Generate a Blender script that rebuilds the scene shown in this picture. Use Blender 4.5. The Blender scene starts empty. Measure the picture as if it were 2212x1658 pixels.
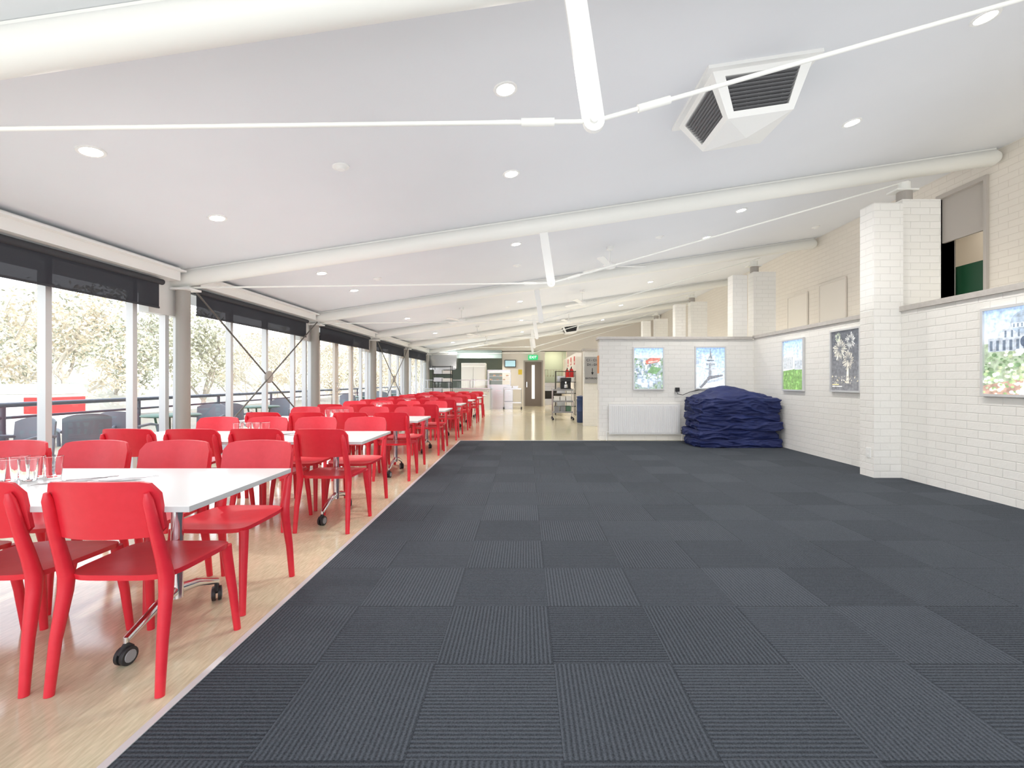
import bpy, bmesh, math, random
from mathutils import Vector, Matrix, noise
random.seed(7)
SC=bpy.context.scene
COL=SC.collection
PI=math.pi
ZOOM,CXP,CYP=1,1106,829

# ------------------------------------------------------------ materials
def base_mat(name,col,rough=0.5,metal=0.0,spec=None,emit=None,estr=0.0,trans=0.0,coat=0.0):
    m=bpy.data.materials.new(name); m.use_nodes=True
    b=m.node_tree.nodes['Principled BSDF']
    b.inputs['Base Color'].default_value=(col[0],col[1],col[2],1)
    b.inputs['Roughness'].default_value=rough
    b.inputs['Metallic'].default_value=metal
    if spec is not None: b.inputs['Specular IOR Level'].default_value=spec
    if emit is not None:
        b.inputs['Emission Color'].default_value=(emit[0],emit[1],emit[2],1)
        b.inputs['Emission Strength'].default_value=estr
    if trans: b.inputs['Transmission Weight'].default_value=trans
    if coat: b.inputs['Coat Weight'].default_value=coat
    return m
def nodes(m): 
    nt=m.node_tree
    return nt, nt.nodes, nt.links, nt.nodes['Principled BSDF']
def noisy(name,c1,c2,scale=5,rough=0.5,bump=0.0,metal=0.0,detail=4,coord='Object',stretch=None,spec=None,bdist=0.01):
    m=base_mat(name,c1,rough,metal,spec)
    nt,N,L,b=nodes(m)
    tc=N.new('ShaderNodeTexCoord'); mp=N.new('ShaderNodeMapping')
    L.new(tc.outputs[coord],mp.inputs['Vector'])
    if stretch: mp.inputs['Scale'].default_value=stretch
    n=N.new('ShaderNodeTexNoise'); n.inputs['Scale'].default_value=scale; n.inputs['Detail'].default_value=detail
    L.new(mp.outputs[0],n.inputs['Vector'])
    r=N.new('ShaderNodeValToRGB'); r.color_ramp.elements[0].position=0.3; r.color_ramp.elements[1].position=0.7
    r.color_ramp.elements[0].color=(*c1,1); r.color_ramp.elements[1].color=(*c2,1)
    L.new(n.outputs['Fac'],r.inputs['Fac']); L.new(r.outputs['Color'],b.inputs['Base Color'])
    if bump:
        bp=N.new('ShaderNodeBump'); bp.inputs['Strength'].default_value=bump; bp.inputs['Distance'].default_value=bdist
        L.new(n.outputs['Fac'],bp.inputs['Height']); L.new(bp.outputs[0],b.inputs['Normal'])
    return m
def brick_mat(name,c1,c2,cm,bw=0.245,rh=0.087,strength=0.4):
    m=base_mat(name,c1,0.5)
    nt,N,L,b=nodes(m)
    uv=N.new('ShaderNodeTexCoord')
    br=N.new('ShaderNodeTexBrick')
    br.inputs['Scale'].default_value=1.0
    br.inputs['Brick Width'].default_value=bw; br.inputs['Row Height'].default_value=rh
    br.inputs['Mortar Size'].default_value=0.005; br.inputs['Mortar Smooth'].default_value=0.7
    br.inputs['Bias'].default_value=0.0
    br.inputs['Color1'].default_value=(*c1,1); br.inputs['Color2'].default_value=(*c2,1); br.inputs['Mortar'].default_value=(*cm,1)
    L.new(uv.outputs['UV'],br.inputs['Vector'])
    L.new(br.outputs['Color'],b.inputs['Base Color'])
    n=N.new('ShaderNodeTexNoise'); n.inputs['Scale'].default_value=28; n.inputs['Detail'].default_value=4
    L.new(uv.outputs['UV'],n.inputs['Vector'])
    mul=N.new('ShaderNodeMath'); mul.operation='MULTIPLY'; mul.inputs[1].default_value=0.5
    L.new(n.outputs['Fac'],mul.inputs[0])
    sub=N.new('ShaderNodeMath'); sub.operation='SUBTRACT'
    L.new(mul.outputs[0],sub.inputs[0]); L.new(br.outputs['Fac'],sub.inputs[1])
    bp=N.new('ShaderNodeBump'); bp.inputs['Strength'].default_value=strength; bp.inputs['Distance'].default_value=0.008
    L.new(sub.outputs[0],bp.inputs['Height']); L.new(bp.outputs[0],b.inputs['Normal'])
    return m

M={}
M['ceiling']=noisy('ceiling_paint',(0.75,0.765,0.795),(0.77,0.785,0.815),1.2,0.75)
M['white']=base_mat('white_paint',(0.84,0.84,0.82),0.4)
M['beam']=base_mat('beam_paint',(0.84,0.84,0.80),0.42)
M['brick']=brick_mat('white_brick',(0.85,0.835,0.80),(0.83,0.815,0.775),(0.77,0.755,0.72),strength=0.5)
M['brick_up']=brick_mat('cream_brick',(0.84,0.785,0.705),(0.82,0.765,0.685),(0.76,0.70,0.62),strength=0.4)
M['cap']=noisy('wall_cap',(0.48,0.45,0.42),(0.54,0.51,0.48),20,0.6,0.2)
M['cream']=base_mat('cream_paint',(0.80,0.75,0.68),0.5)
M['hatch']=base_mat('hatch_paint',(0.81,0.76,0.69),0.45)
M['grey_paint']=base_mat('grey_paint',(0.38,0.35,0.32),0.45)
M['door_trim']=base_mat('door_trim_paint',(0.50,0.46,0.42),0.45)
M['darkrod']=base_mat('brace_paint',(0.13,0.12,0.11),0.45)
M['col_grey']=base_mat('column_grey',(0.36,0.34,0.31),0.4)
M['alu']=base_mat('aluminium_frame',(0.68,0.69,0.70),0.35,0.2)
M['red']=noisy('red_plastic',(0.72,0.022,0.042),(0.76,0.028,0.050),30,0.34,0.04,spec=0.5)
M['laminate']=base_mat('white_laminate',(0.88,0.88,0.88),0.25)
M['edge']=base_mat('laminate_edge',(0.62,0.62,0.63),0.4)
M['chrome']=base_mat('chrome',(0.78,0.78,0.80),0.12,1.0)
M['steel']=noisy('stainless',(0.55,0.55,0.56),(0.62,0.62,0.63),40,0.25,0.0,1.0)
M['rubber']=base_mat('black_rubber',(0.02,0.02,0.022),0.5)
M['grey_plastic']=base_mat('grey_plastic',(0.28,0.28,0.29),0.4)
M['black']=base_mat('black_plastic',(0.015,0.015,0.017),0.4)
M['blind']=base_mat('blind_fabric',(0.045,0.047,0.055),0.8)
M['navy']=noisy('navy_fabric',(0.007,0.014,0.085),(0.011,0.022,0.115),6,0.65,0.3,bdist=0.02)
M['green']=base_mat('dark_green_paint',(0.012,0.08,0.035),0.4)
M['teal']=base_mat('teal_wall',(0.26,0.33,0.33),0.6)
M['warmwhite']=base_mat('warm_enamel',(0.80,0.79,0.75),0.35)
M['radiator']=base_mat('radiator_enamel',(0.85,0.85,0.84),0.3)
M['dooredge']=base_mat('brown_door',(0.19,0.155,0.13),0.4)
M['redsign']=base_mat('red_sign',(0.65,0.02,0.02),0.4)
M['yellow']=base_mat('yellow_sign',(0.75,0.55,0.05),0.4)
M['orange']=base_mat('orange_sign',(0.75,0.28,0.08),0.4)
M['blueplastic']=base_mat('blue_plastic',(0.02,0.045,0.13),0.4)
M['signgrey']=base_mat('sign_grey',(0.38,0.38,0.38),0.5)
M['exitgreen']=base_mat('exit_green',(0.0,0.25,0.08),0.4,emit=(0.0,0.5,0.15),estr=0.8)
M['exitwhite']=base_mat('exit_white',(0.9,0.9,0.9),0.4,emit=(1,1,1),estr=1.0)
M['lamp']=base_mat('downlight_glow',(1,1,1),0.4,emit=(1.0,0.97,0.92),estr=60.0)
M['warmlamp']=base_mat('warm_lamp',(1,0.8,0.5),0.4,emit=(1.0,0.62,0.25),estr=6.0)
M['screen']=base_mat('screen',(0.25,0.4,0.45),0.3,emit=(0.4,0.6,0.65),estr=0.6)
M['cutlery']=base_mat('cutlery_steel',(0.6,0.6,0.6),0.2,1.0)
M['deck']=noisy('deck_timber',(0.38,0.36,0.34),(0.50,0.47,0.44),3,0.7,stretch=(14,0.6,1))
M['outgrey']=base_mat('outdoor_grey',(0.22,0.25,0.28),0.5)
M['outgreen']=base_mat('outdoor_green',(0.10,0.20,0.13),0.5)
M['rail']=base_mat('rail_paint',(0.13,0.14,0.17),0.4)
M['bark']=noisy('bark',(0.30,0.26,0.22),(0.46,0.42,0.36),3,0.9,0.3)
M['barkpale']=noisy('pale_bark',(0.42,0.38,0.32),(0.56,0.52,0.45),3,0.9,0.3)
M['leaf1']=noisy('gum_leaf',(0.36,0.36,0.26),(0.60,0.58,0.46),0.9,0.8)
M['leaf2']=noisy('olive_leaf',(0.48,0.42,0.31),(0.72,0.64,0.51),1.2,0.8)
M['leaf3']=noisy('dark_leaf',(0.27,0.28,0.20),(0.44,0.44,0.34),0.8,0.8)
M['ground']=noisy('dry_grass',(0.40,0.37,0.29),(0.54,0.50,0.40),0.6,0.95,0.2,detail=8)
M['hill']=noisy('wooded_hill',(0.34,0.33,0.25),(0.66,0.63,0.52),0.35,0.95,0.5,detail=10)
M['pastry']=base_mat('pastry',(0.6,0.3,0.1),0.6)
M['litglass']=base_mat('lit_glass',(0.7,0.7,0.68),0.2,emit=(1,0.95,0.85),estr=0.8)
M['glasstumbler']=base_mat('clear_glass',(1,1,1),0.02,trans=1.0)
M['glasstumbler'].node_tree.nodes['Principled BSDF'].inputs['IOR'].default_value=1.3

def mixtrans(name,kind,col,fac,tint=(1,1,1)):
    m=bpy.data.materials.new(name); m.use_nodes=True; nt=m.node_tree; N=nt.nodes; L=nt.links
    N.clear()
    o=N.new('ShaderNodeOutputMaterial'); t=N.new('ShaderNodeBsdfTransparent'); t.inputs[0].default_value=(*tint,1)
    g=N.new('ShaderNodeBsdfGlossy' if kind=='G' else 'ShaderNodeBsdfDiffuse'); g.inputs[0].default_value=(*col,1)
    if kind=='G': g.inputs['Roughness'].default_value=0.02
    mx=N.new('ShaderNodeMixShader'); mx.inputs[0].default_value=fac
    L.new(t.outputs[0],mx.inputs[1]); L.new(g.outputs[0],mx.inputs[2]); L.new(mx.outputs[0],o.inputs[0])
    return m
M['glass']=mixtrans('window_glass','G',(1,1,1),0.06)
M['blindcloth']=mixtrans('blind_cloth','D',(0.05,0.052,0.062),0.98)
M['meshpanel']=mixtrans('perforated_mesh','D',(0.34,0.36,0.38),0.5)

def vinyl():
    m=base_mat('vinyl_floor',(0.6,0.48,0.34),0.22,spec=0.5)
    nt,N,L,b=nodes(m)
    tc=N.new('ShaderNodeTexCoord'); mp=N.new('ShaderNodeMapping'); mp.inputs['Scale'].default_value=(60,9,1)
    L.new(tc.outputs['Object'],mp.inputs['Vector'])
    n=N.new('ShaderNodeTexNoise'); n.inputs['Scale'].default_value=1.5; n.inputs['Detail'].default_value=5
    L.new(mp.outputs[0],n.inputs['Vector'])
    r=N.new('ShaderNodeValToRGB'); e=r.color_ramp.elements
    e[0].position=0.3; e[0].color=(0.56,0.50,0.34,1); e[1].position=0.7; e[1].color=(0.73,0.66,0.475,1)
    L.new(n.outputs['Fac'],r.inputs['Fac']); L.new(r.outputs['Color'],b.inputs['Base Color'])
    n2=N.new('ShaderNodeTexNoise'); n2.inputs['Scale'].default_value=3
    mr=N.new('ShaderNodeMapRange'); mr.inputs['To Min'].default_value=0.08; mr.inputs['To Max'].default_value=0.17
    L.new(tc.outputs['Object'],n2.inputs['Vector']); L.new(n2.outputs['Fac'],mr.inputs['Value']); L.new(mr.outputs[0],b.inputs['Roughness'])
    return m
M['vinyl']=vinyl()
def carpet():
    m=base_mat('carpet_tiles',(0.03,0.035,0.045),0.95,spec=0.15)
    nt,N,L,b=nodes(m)
    def math_(op,a,bv=None,clamp=False):
        n=N.new('ShaderNodeMath'); n.operation=op; n.use_clamp=clamp
        for i,v in enumerate((a,bv)):
            if v is None: continue
            if isinstance(v,(int,float)): n.inputs[i].default_value=v
            else: L.new(v,n.inputs[i])
        return n.outputs[0]
    tc=N.new('ShaderNodeTexCoord'); sp=N.new('ShaderNodeSeparateXYZ'); L.new(tc.outputs['Object'],sp.inputs[0])
    x=math_('DIVIDE',math_('ADD',sp.outputs[0],10.38),0.5); y=math_('DIVIDE',math_('ADD',sp.outputs[1],10.04),0.5)
    fx=math_('FLOOR',x); fy=math_('FLOOR',y)
    par=math_('MODULO',math_('ADD',fx,fy),2.0)
    ux=math_('FRACT',x); uy=math_('FRACT',y)
    mix=N.new('ShaderNodeMix'); mix.data_type='FLOAT'
    L.new(par,mix.inputs[0]); L.new(ux,mix.inputs[2]); L.new(uy,mix.inputs[3])
    s=math_('SINE',math_('MULTIPLY',mix.outputs[0],2*PI*27))
    s01=math_('ADD',math_('MULTIPLY',s,0.5),0.5)
    ex=math_('ABSOLUTE',math_('SUBTRACT',ux,0.5)); ey=math_('ABSOLUTE',math_('SUBTRACT',uy,0.5))
    em=math_('MAXIMUM',ex,ey); seam=math_('GREATER_THAN',em,0.496)
    n=N.new('ShaderNodeTexNoise'); n.inputs['Scale'].default_value=190; n.inputs['Detail'].default_value=3; L.new(tc.outputs['Object'],n.inputs['Vector'])
    nb=N.new('ShaderNodeTexNoise'); nb.inputs['Scale'].default_value=1.1; nb.inputs['Detail'].default_value=3; L.new(tc.outputs['Object'],nb.inputs['Vector'])
    wn=N.new('ShaderNodeTexWhiteNoise'); wn.noise_dimensions='2D'
    cb=N.new('ShaderNodeCombineXYZ'); L.new(fx,cb.inputs[0]); L.new(fy,cb.inputs[1]); L.new(cb.outputs[0],wn.inputs['Vector'])
    r=N.new('ShaderNodeValToRGB'); e=r.color_ramp.elements
    e[0].position=0.0; e[0].color=(0.021,0.025,0.031,1); e[1].position=1.0; e[1].color=(0.124,0.139,0.163,1)
    v=math_('ADD',math_('MULTIPLY',s01,0.38),math_('MULTIPLY',math_('SUBTRACT',n.outputs['Fac'],0.26),0.95))
    v=math_('ADD',v,math_('MULTIPLY',math_('SUBTRACT',wn.outputs['Value'],0.5),0.09))
    v=math_('ADD',v,math_('MULTIPLY',math_('SUBTRACT',nb.outputs['Fac'],0.5),0.15))
    v=math_('ADD',v,math_('MULTIPLY',par,-0.06))
    v=math_('SUBTRACT',v,math_('MULTIPLY',seam,0.15),True)
    L.new(v,r.inputs['Fac']); L.new(r.outputs['Color'],b.inputs['Base Color'])
    bp=N.new('ShaderNodeBump'); bp.inputs['Strength'].default_value=0.6; bp.inputs['Distance'].default_value=0.004
    h=math_('ADD',s01,math_('MULTIPLY',n.outputs['Fac'],0.8)); h=math_('SUBTRACT',h,math_('MULTIPLY',seam,0.5))
    L.new(h,bp.inputs['Height']); L.new(bp.outputs[0],b.inputs['Normal'])
    return m
M['carpet']=carpet()
def print_mat():
    m=base_mat('poster_print',(1,1,1),0.3)
    nt,N,L,b=nodes(m)
    a=N.new('ShaderNodeAttribute'); a.attribute_name='Col'
    tc=N.new('ShaderNodeTexCoord'); n=N.new('ShaderNodeTexNoise'); n.inputs['Scale'].default_value=22; n.inputs['Detail'].default_value=8
    L.new(tc.outputs['Object'],n.inputs['Vector'])
    mr=N.new('ShaderNodeMapRange'); mr.inputs['From Min'].default_value=0.3; mr.inputs['From Max'].default_value=0.7; mr.inputs['To Min'].default_value=0.6; mr.inputs['To Max'].default_value=1.2
    L.new(n.outputs['Fac'],mr.inputs['Value'])
    mx=N.new('ShaderNodeVectorMath'); mx.operation='SCALE'
    L.new(a.outputs['Color'],mx.inputs[0]); L.new(mr.outputs[0],mx.inputs['Scale'])
    L.new(mx.outputs[0],b.inputs['Base Color']); L.new(mx.outputs[0],b.inputs['Emission Color'])
    b.inputs['Emission Strength'].default_value=0.65
    return m
M['print']=print_mat()

# ------------------------------------------------------------ mesh helpers
def box(bm,x0,x1,y0,y1,z0,z1,mi=0):
    vs=[bm.verts.new((x,y,z)) for x in (x0,x1) for y in (y0,y1) for z in (z0,z1)]
    f=[(0,1,3,2),(4,6,7,5),(0,4,5,1),(2,3,7,6),(0,2,6,4),(1,5,7,3)]
    for q in f:
        fc=bm.faces.new([vs[i] for i in q]); fc.material_index=mi
    return vs
def tube(bm,pts,radii,seg=10,mi=0,caps=True):
    pts=[Vector(p) for p in pts]
    rings=[]
    prev=None
    for i,p in enumerate(pts):
        if i==0: d=(pts[1]-pts[0])
        elif i==len(pts)-1: d=(pts[-1]-pts[-2])
        else: d=(pts[i+1]-pts[i]).normalized()+(pts[i]-pts[i-1]).normalized()
        d.normalize()
        if prev is None:
            up=Vector((0,0,1)) if abs(d.z)<0.9 else Vector((1,0,0))
            a=d.cross(up).normalized()
        else:
            a=(prev-d*prev.dot(d)).normalized()
        prev=a; b=d.cross(a)
        r=radii[i] if isinstance(radii,(list,tuple)) else radii
        ra,rb=(r if isinstance(r,tuple) else (r,r))
        rings.append([bm.verts.new(p+a*(math.cos(2*PI*k/seg)*ra)+b*(math.sin(2*PI*k/seg)*rb)) for k in range(seg)])
    for i in range(len(rings)-1):
        for k in range(seg):
            f=bm.faces.new((rings[i][k],rings[i][(k+1)%seg],rings[i+1][(k+1)%seg],rings[i+1][k])); f.material_index=mi
    if caps:
        f=bm.faces.new(list(reversed(rings[0]))); f.material_index=mi
        f=bm.faces.new(rings[-1]); f.material_index=mi
def lathe(bm,prof,seg=20,c=(0,0,0),mi=0,axis='Z'):
    rings=[]
    for r,z in prof:
        ring=[]
        for k in range(seg):
            a=2*PI*k/seg
            p=(math.cos(a)*r,math.sin(a)*r,z)
            if axis=='X': p=(p[2],p[0],p[1])
            if axis=='Y': p=(p[0],p[2],p[1])
            ring.append(bm.verts.new((p[0]+c[0],p[1]+c[1],p[2]+c[2])))
        rings.append(ring)
    for i in range(len(rings)-1):
        for k in range(seg):
            f=bm.faces.new((rings[i][k],rings[i][(k+1)%seg],rings[i+1][(k+1)%seg],rings[i+1][k])); f.material_index=mi
    for ring in (rings[0],rings[-1]):
        try:
            f=bm.faces.new(ring); f.material_index=mi
        except Exception: pass
def poly_prism(bm,pts2,axis,a0,a1,mi=0):
    def mk(p,a):
        if axis=='Y': return (p[0],a,p[1])
        if axis=='X': return (a,p[0],p[1])
        return (p[0],p[1],a)
    A=[bm.verts.new(mk(p,a0)) for p in pts2]; B=[bm.verts.new(mk(p,a1)) for p in pts2]
    n=len(pts2)
    for i in range(n):
        f=bm.faces.new((A[i],A[(i+1)%n],B[(i+1)%n],B[i])); f.material_index=mi
    for l in (A,B):
        f=bm.faces.new(l); f.material_index=mi
def finish(name,bm,mats,loc=(0,0,0),parent=None,smooth=False,rot=None,bevel=0.0):
    if bevel>0:
        bmesh.ops.bevel(bm,geom=bm.edges[:],offset=bevel,segments=2,affect='EDGES',profile=0.5)
    bmesh.ops.recalc_face_normals(bm,faces=bm.faces[:])
    uvl=bm.loops.layers.uv.verify()
    for f in bm.faces:
        n=f.normal
        ax=max(range(3),key=lambda i:abs(n[i]))
        for l in f.loops:
            c=l.vert.co
            if ax==0: l[uvl].uv=(c.y+loc[1]+20,c.z+loc[2])
            elif ax==1: l[uvl].uv=(c.x+loc[0]+20,c.z+loc[2])
            else: l[uvl].uv=(c.x+loc[0]+20,c.y+loc[1]+20)
    me=bpy.data.meshes.new(name); bm.to_mesh(me); bm.free()
    if not isinstance(mats,(list,tuple)): mats=[mats]
    for m in mats: me.materials.append(M[m] if isinstance(m,str) else m)
    if smooth:
        for p in me.polygons: p.use_smooth=True
        me.set_sharp_from_angle(angle=math.radians(40))
    o=bpy.data.objects.new(name,me); COL.objects.link(o); o.location=loc
    if rot: o.rotation_euler=rot
    if parent: o.parent=parent
    return o
def empty(name,loc=(0,0,0),rot=None):
    e=bpy.data.objects.new(name,None); e.empty_display_size=0.2; COL.objects.link(e); e.location=loc
    if rot: e.rotation_euler=rot
    return e
def tag(o,label,cat,group=None):
    o['label']=label; o['category']=cat
    if group: o['group']=group
    return o
def struct(o,label=None):
    o['kind']='structure'
    if label: o['label']=label
    return o
def dup(root,loc,rz=None):
    def rec(o,par):
        c=o.copy(); COL.objects.link(c)
        if par: c.parent=par
        for ch in o.children: rec(ch,c)
        return c
    n=rec(root,None); n.location=loc
    if rz is not None: n.rotation_euler=(0,0,rz)
    return n
def NB(): return bmesh.new()
def text_mesh(txt,size,mat,loc,rot,parent,name='lettering',depth=0.002,align='CENTER'):
    cu=bpy.data.curves.new(name,'FONT'); cu.body=txt; cu.size=size; cu.align_x=align; cu.align_y='CENTER'; cu.extrude=depth
    t=bpy.data.objects.new(name,cu); COL.objects.link(t)
    dg=bpy.context.evaluated_depsgraph_get()
    me=bpy.data.meshes.new_from_object(t.evaluated_get(dg))
    bpy.data.objects.remove(t)
    me.materials.clear(); me.materials.append(M[mat])
    o=bpy.data.objects.new(name,me); COL.objects.link(o); o.location=loc; o.rotation_euler=rot; o.parent=parent
    return o

YC=[2.24,5.95,9.68,13.41,17.14,20.87]
def ceil(x): return 3.275+0.15*x
# ------------------------------------------------------------ camera
cam=bpy.data.cameras.new('camera'); co=bpy.data.objects.new('camera',cam); COL.objects.link(co)
co.location=(0,0,1.206); co.rotation_euler=(PI/2,0,0)
cam.sensor_width=36; cam.lens=36*1000/2212*ZOOM
cam.shift_x=(CXP-1135)*ZOOM/2212; cam.shift_y=(822-CYP)*ZOOM/2212
cam.clip_start=0.05; cam.clip_end=400
SC.camera=co

# ------------------------------------------------------------ shell
bm=NB(); box(bm,-4.7,6.2,-4,24.5,-0.12,0.0)
struct(finish('floor',bm,'vinyl'),'pale beige glossy vinyl floor')
bm=NB(); box(bm,-1.30,4.64,-4,9.25,0.001,0.009)
tag(finish('carpet',bm,'carpet'),'dark charcoal blue ribbed carpet tiles laid checkerboard','carpet')
bm=NB(); box(bm,-1.325,-1.295,-4,9.27,0.0,0.012); box(bm,-1.3,1.5,9.25,9.275,0.0,0.012)
struct(finish('trim_1',bm,'alu'),'metal edging strip along the carpet')
bm=NB()
pts=[(-5.5,ceil(-5.5)),(6.3,ceil(6.3)),(6.3,ceil(6.3)+0.2),(-5.5,ceil(-5.5)+0.2)]
poly_prism(bm,pts,'Y',-4.2,25)
struct(finish('ceiling',bm,'ceiling'),'sloping pale grey painted ceiling')
bm=NB(); box(bm,4.64,4.87,-4,9.4,0,2.06)
struct(finish('wall_right',bm,'brick'),'white painted brick wall')
bm=NB(); box(bm,4.61,4.90,-4,9.4,2.06,2.12)
struct(finish('trim_2',bm,'cap'),'grey brown coping along the brick wall')
bm=NB(); box(bm,1.50,4.87,9.4,9.63,0,2.04)
struct(finish('wall_middle',bm,'brick'),'white painted brick partition wall')
bm=NB(); box(bm,1.47,4.6,9.37,9.66,2.04,2.10)
struct(finish('trim_3',bm,'cap'),'grey brown coping on the brick partition')
bm=NB(); box(bm,1.55,4.87,12.3,12.5,0,2.0)
struct(finish('wall_corridor',bm,'brick'),'white painted brick corridor wall')
bm=NB(); box(bm,1.52,4.9,12.27,12.53,2.0,2.06)
struct(finish('trim_4',bm,'cap'),'grey coping on corridor wall')
bm=NB(); box(bm,1.80,2.0,16.5,22.0,0,2.2)
struct(finish('wall_nib',bm,'cream'),'cream partition beside the kitchen')
bm=NB(); box(bm,4.87,8.2,-4,22,1.2,1.4)
struct(finish('floor_upper',bm,'vinyl'),'raised walkway floor behind the brick wall')
bm=NB()
y0,y1=6.13,6.80
box(bm,6.1,6.3,-4,y0,0,4.35); box(bm,6.1,6.3,y1,24.5,0,4.35); box(bm,6.1,6.3,y0,y1,3.88,4.35); box(bm,6.1,6.3,y0,y1,0,1.4)
struct(finish('wall_right_upper',bm,'brick_up'),'cream painted brick upper wall')
bm=NB(); box(bm,6.3,8.2,5.2,5.3,1.4,4.3); box(bm,8.1,8.2,5.3,9,1.4,4.3); box(bm,6.3,8.2,9,9.1,1.4,4.3); box(bm,6.3,8.2,5.2,9.1,4.2,4.3)
struct(finish('wall_back_room',bm,'cream'),'beige wall of the room behind the doorway')
bm=NB()
box(bm,6.06,6.32,y0-0.04,y0,1.4,3.92); box(bm,6.06,6.32,y1,y1+0.04,1.4,3.92); box(bm,6.06,6.32,y0,y1,3.86,3.92); box(bm,6.12,6.16,y0,y1,3.22,3.86)
struct(finish('trim_5',bm,'door_trim'),'grey brown door frame with blank top panel')
bm=NB(); box(bm,6.34,6.38,6.2,7.1,1.4,2.88); box(bm,6.30,6.34,6.24,7.06,1.5,1.6); box(bm,6.31,6.34,6.24,6.32,1.5,2.82)
d3=struct(finish('door_3',bm,'green',bevel=0.004),'dark green door standing ajar')
bm=NB(); box(bm,6.29,6.34,6.22,6.26,2.62,2.70); box(bm,6.29,6.34,6.22,6.26,2.2,2.28)
finish('hinge',bm,'chrome',parent=d3)
bm=NB(); box(bm,-4.68,-4.52,-4,22,2.43,ceil(-4.6)); box(bm,-4.68,-4.52,-4,22,0,0.10)
for y in YC:
    box(bm,-4.62,-4.50,y-0.42,y+0.08,2.03,2.5); 
struct(finish('wall_left',bm,'white'),'white header and sill of the window wall')
n=6
YB=[-1.5]+YC
for i in range(len(YB)):
    ya=YB[i]+0.18; yb=(YB[i+1] if i+1<len(YB) else 22.2)-0.18
    bm=NB()
    box(bm,-4.52,-4.30,ya,yb,2.45,ceil(-4.3)-0.02)
    box(bm,-4.52,-4.22,ya,yb,2.555,2.575)
    struct(finish('trim_%d'%n,bm,'white'),'white boxed pelmet above the windows'); n+=1
bm=NB()
far=22.0
def fw(x0,x1,z0,z1,mi=0): box(bm,x0,x1,far,far+0.15,z0,z1,mi)
poly_prism(bm,[(-4.7,2.62),(6.2,2.62),(6.2,ceil(6.2)),(-4.7,ceil(-4.7))],'Y',far,far+0.15)
fw(-1.1,-0.05,0,2.62); fw(0.80,0.92,0,2.62); fw(-0.05,0.80,2.12,2.62); fw(1.95,6.2,0,2.62)
struct(finish('wall_far',bm,'cream'),'cream painted far wall')
bm=NB(); box(bm,-4.7,6.2,24.2,24.35,0,3.6)
box(bm,-4.85,-4.7,22,24.35,0,3.2)
struct(finish('wall_kitchen',bm,'teal'),'teal kitchen back wall')
bm=NB(); box(bm,-4.7,-1.1,21.5,21.6,2.25,2.62)
struct(finish('wall_bulkhead',bm,'teal'),'teal bulkhead over the servery')
bm=NB(); box(bm,-0.02,0.77,22.02,22.08,0,2.1)
d=struct(finish('door_2',bm,'dooredge'),'brown door with narrow glass strip')
bm=NB(); box(bm,0.30,0.44,22.005,22.02,0.35,1.95); finish('glass_pane',bm,'litglass',parent=d)
bm=NB(); box(bm,0.05,0.08,21.95,22.02,0.9,1.15); finish('door_handle',bm,'chrome',parent=d)
bm=NB(); box(bm,-0.09,-0.02,21.97,22.1,0,2.17); box(bm,0.77,0.84,21.97,22.1,0,2.17); box(bm,-0.02,0.77,21.97,22.1,2.1,2.17)
struct(finish('trim_%d'%n,bm,'grey_paint'),'grey door frame'); n+=1

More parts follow.
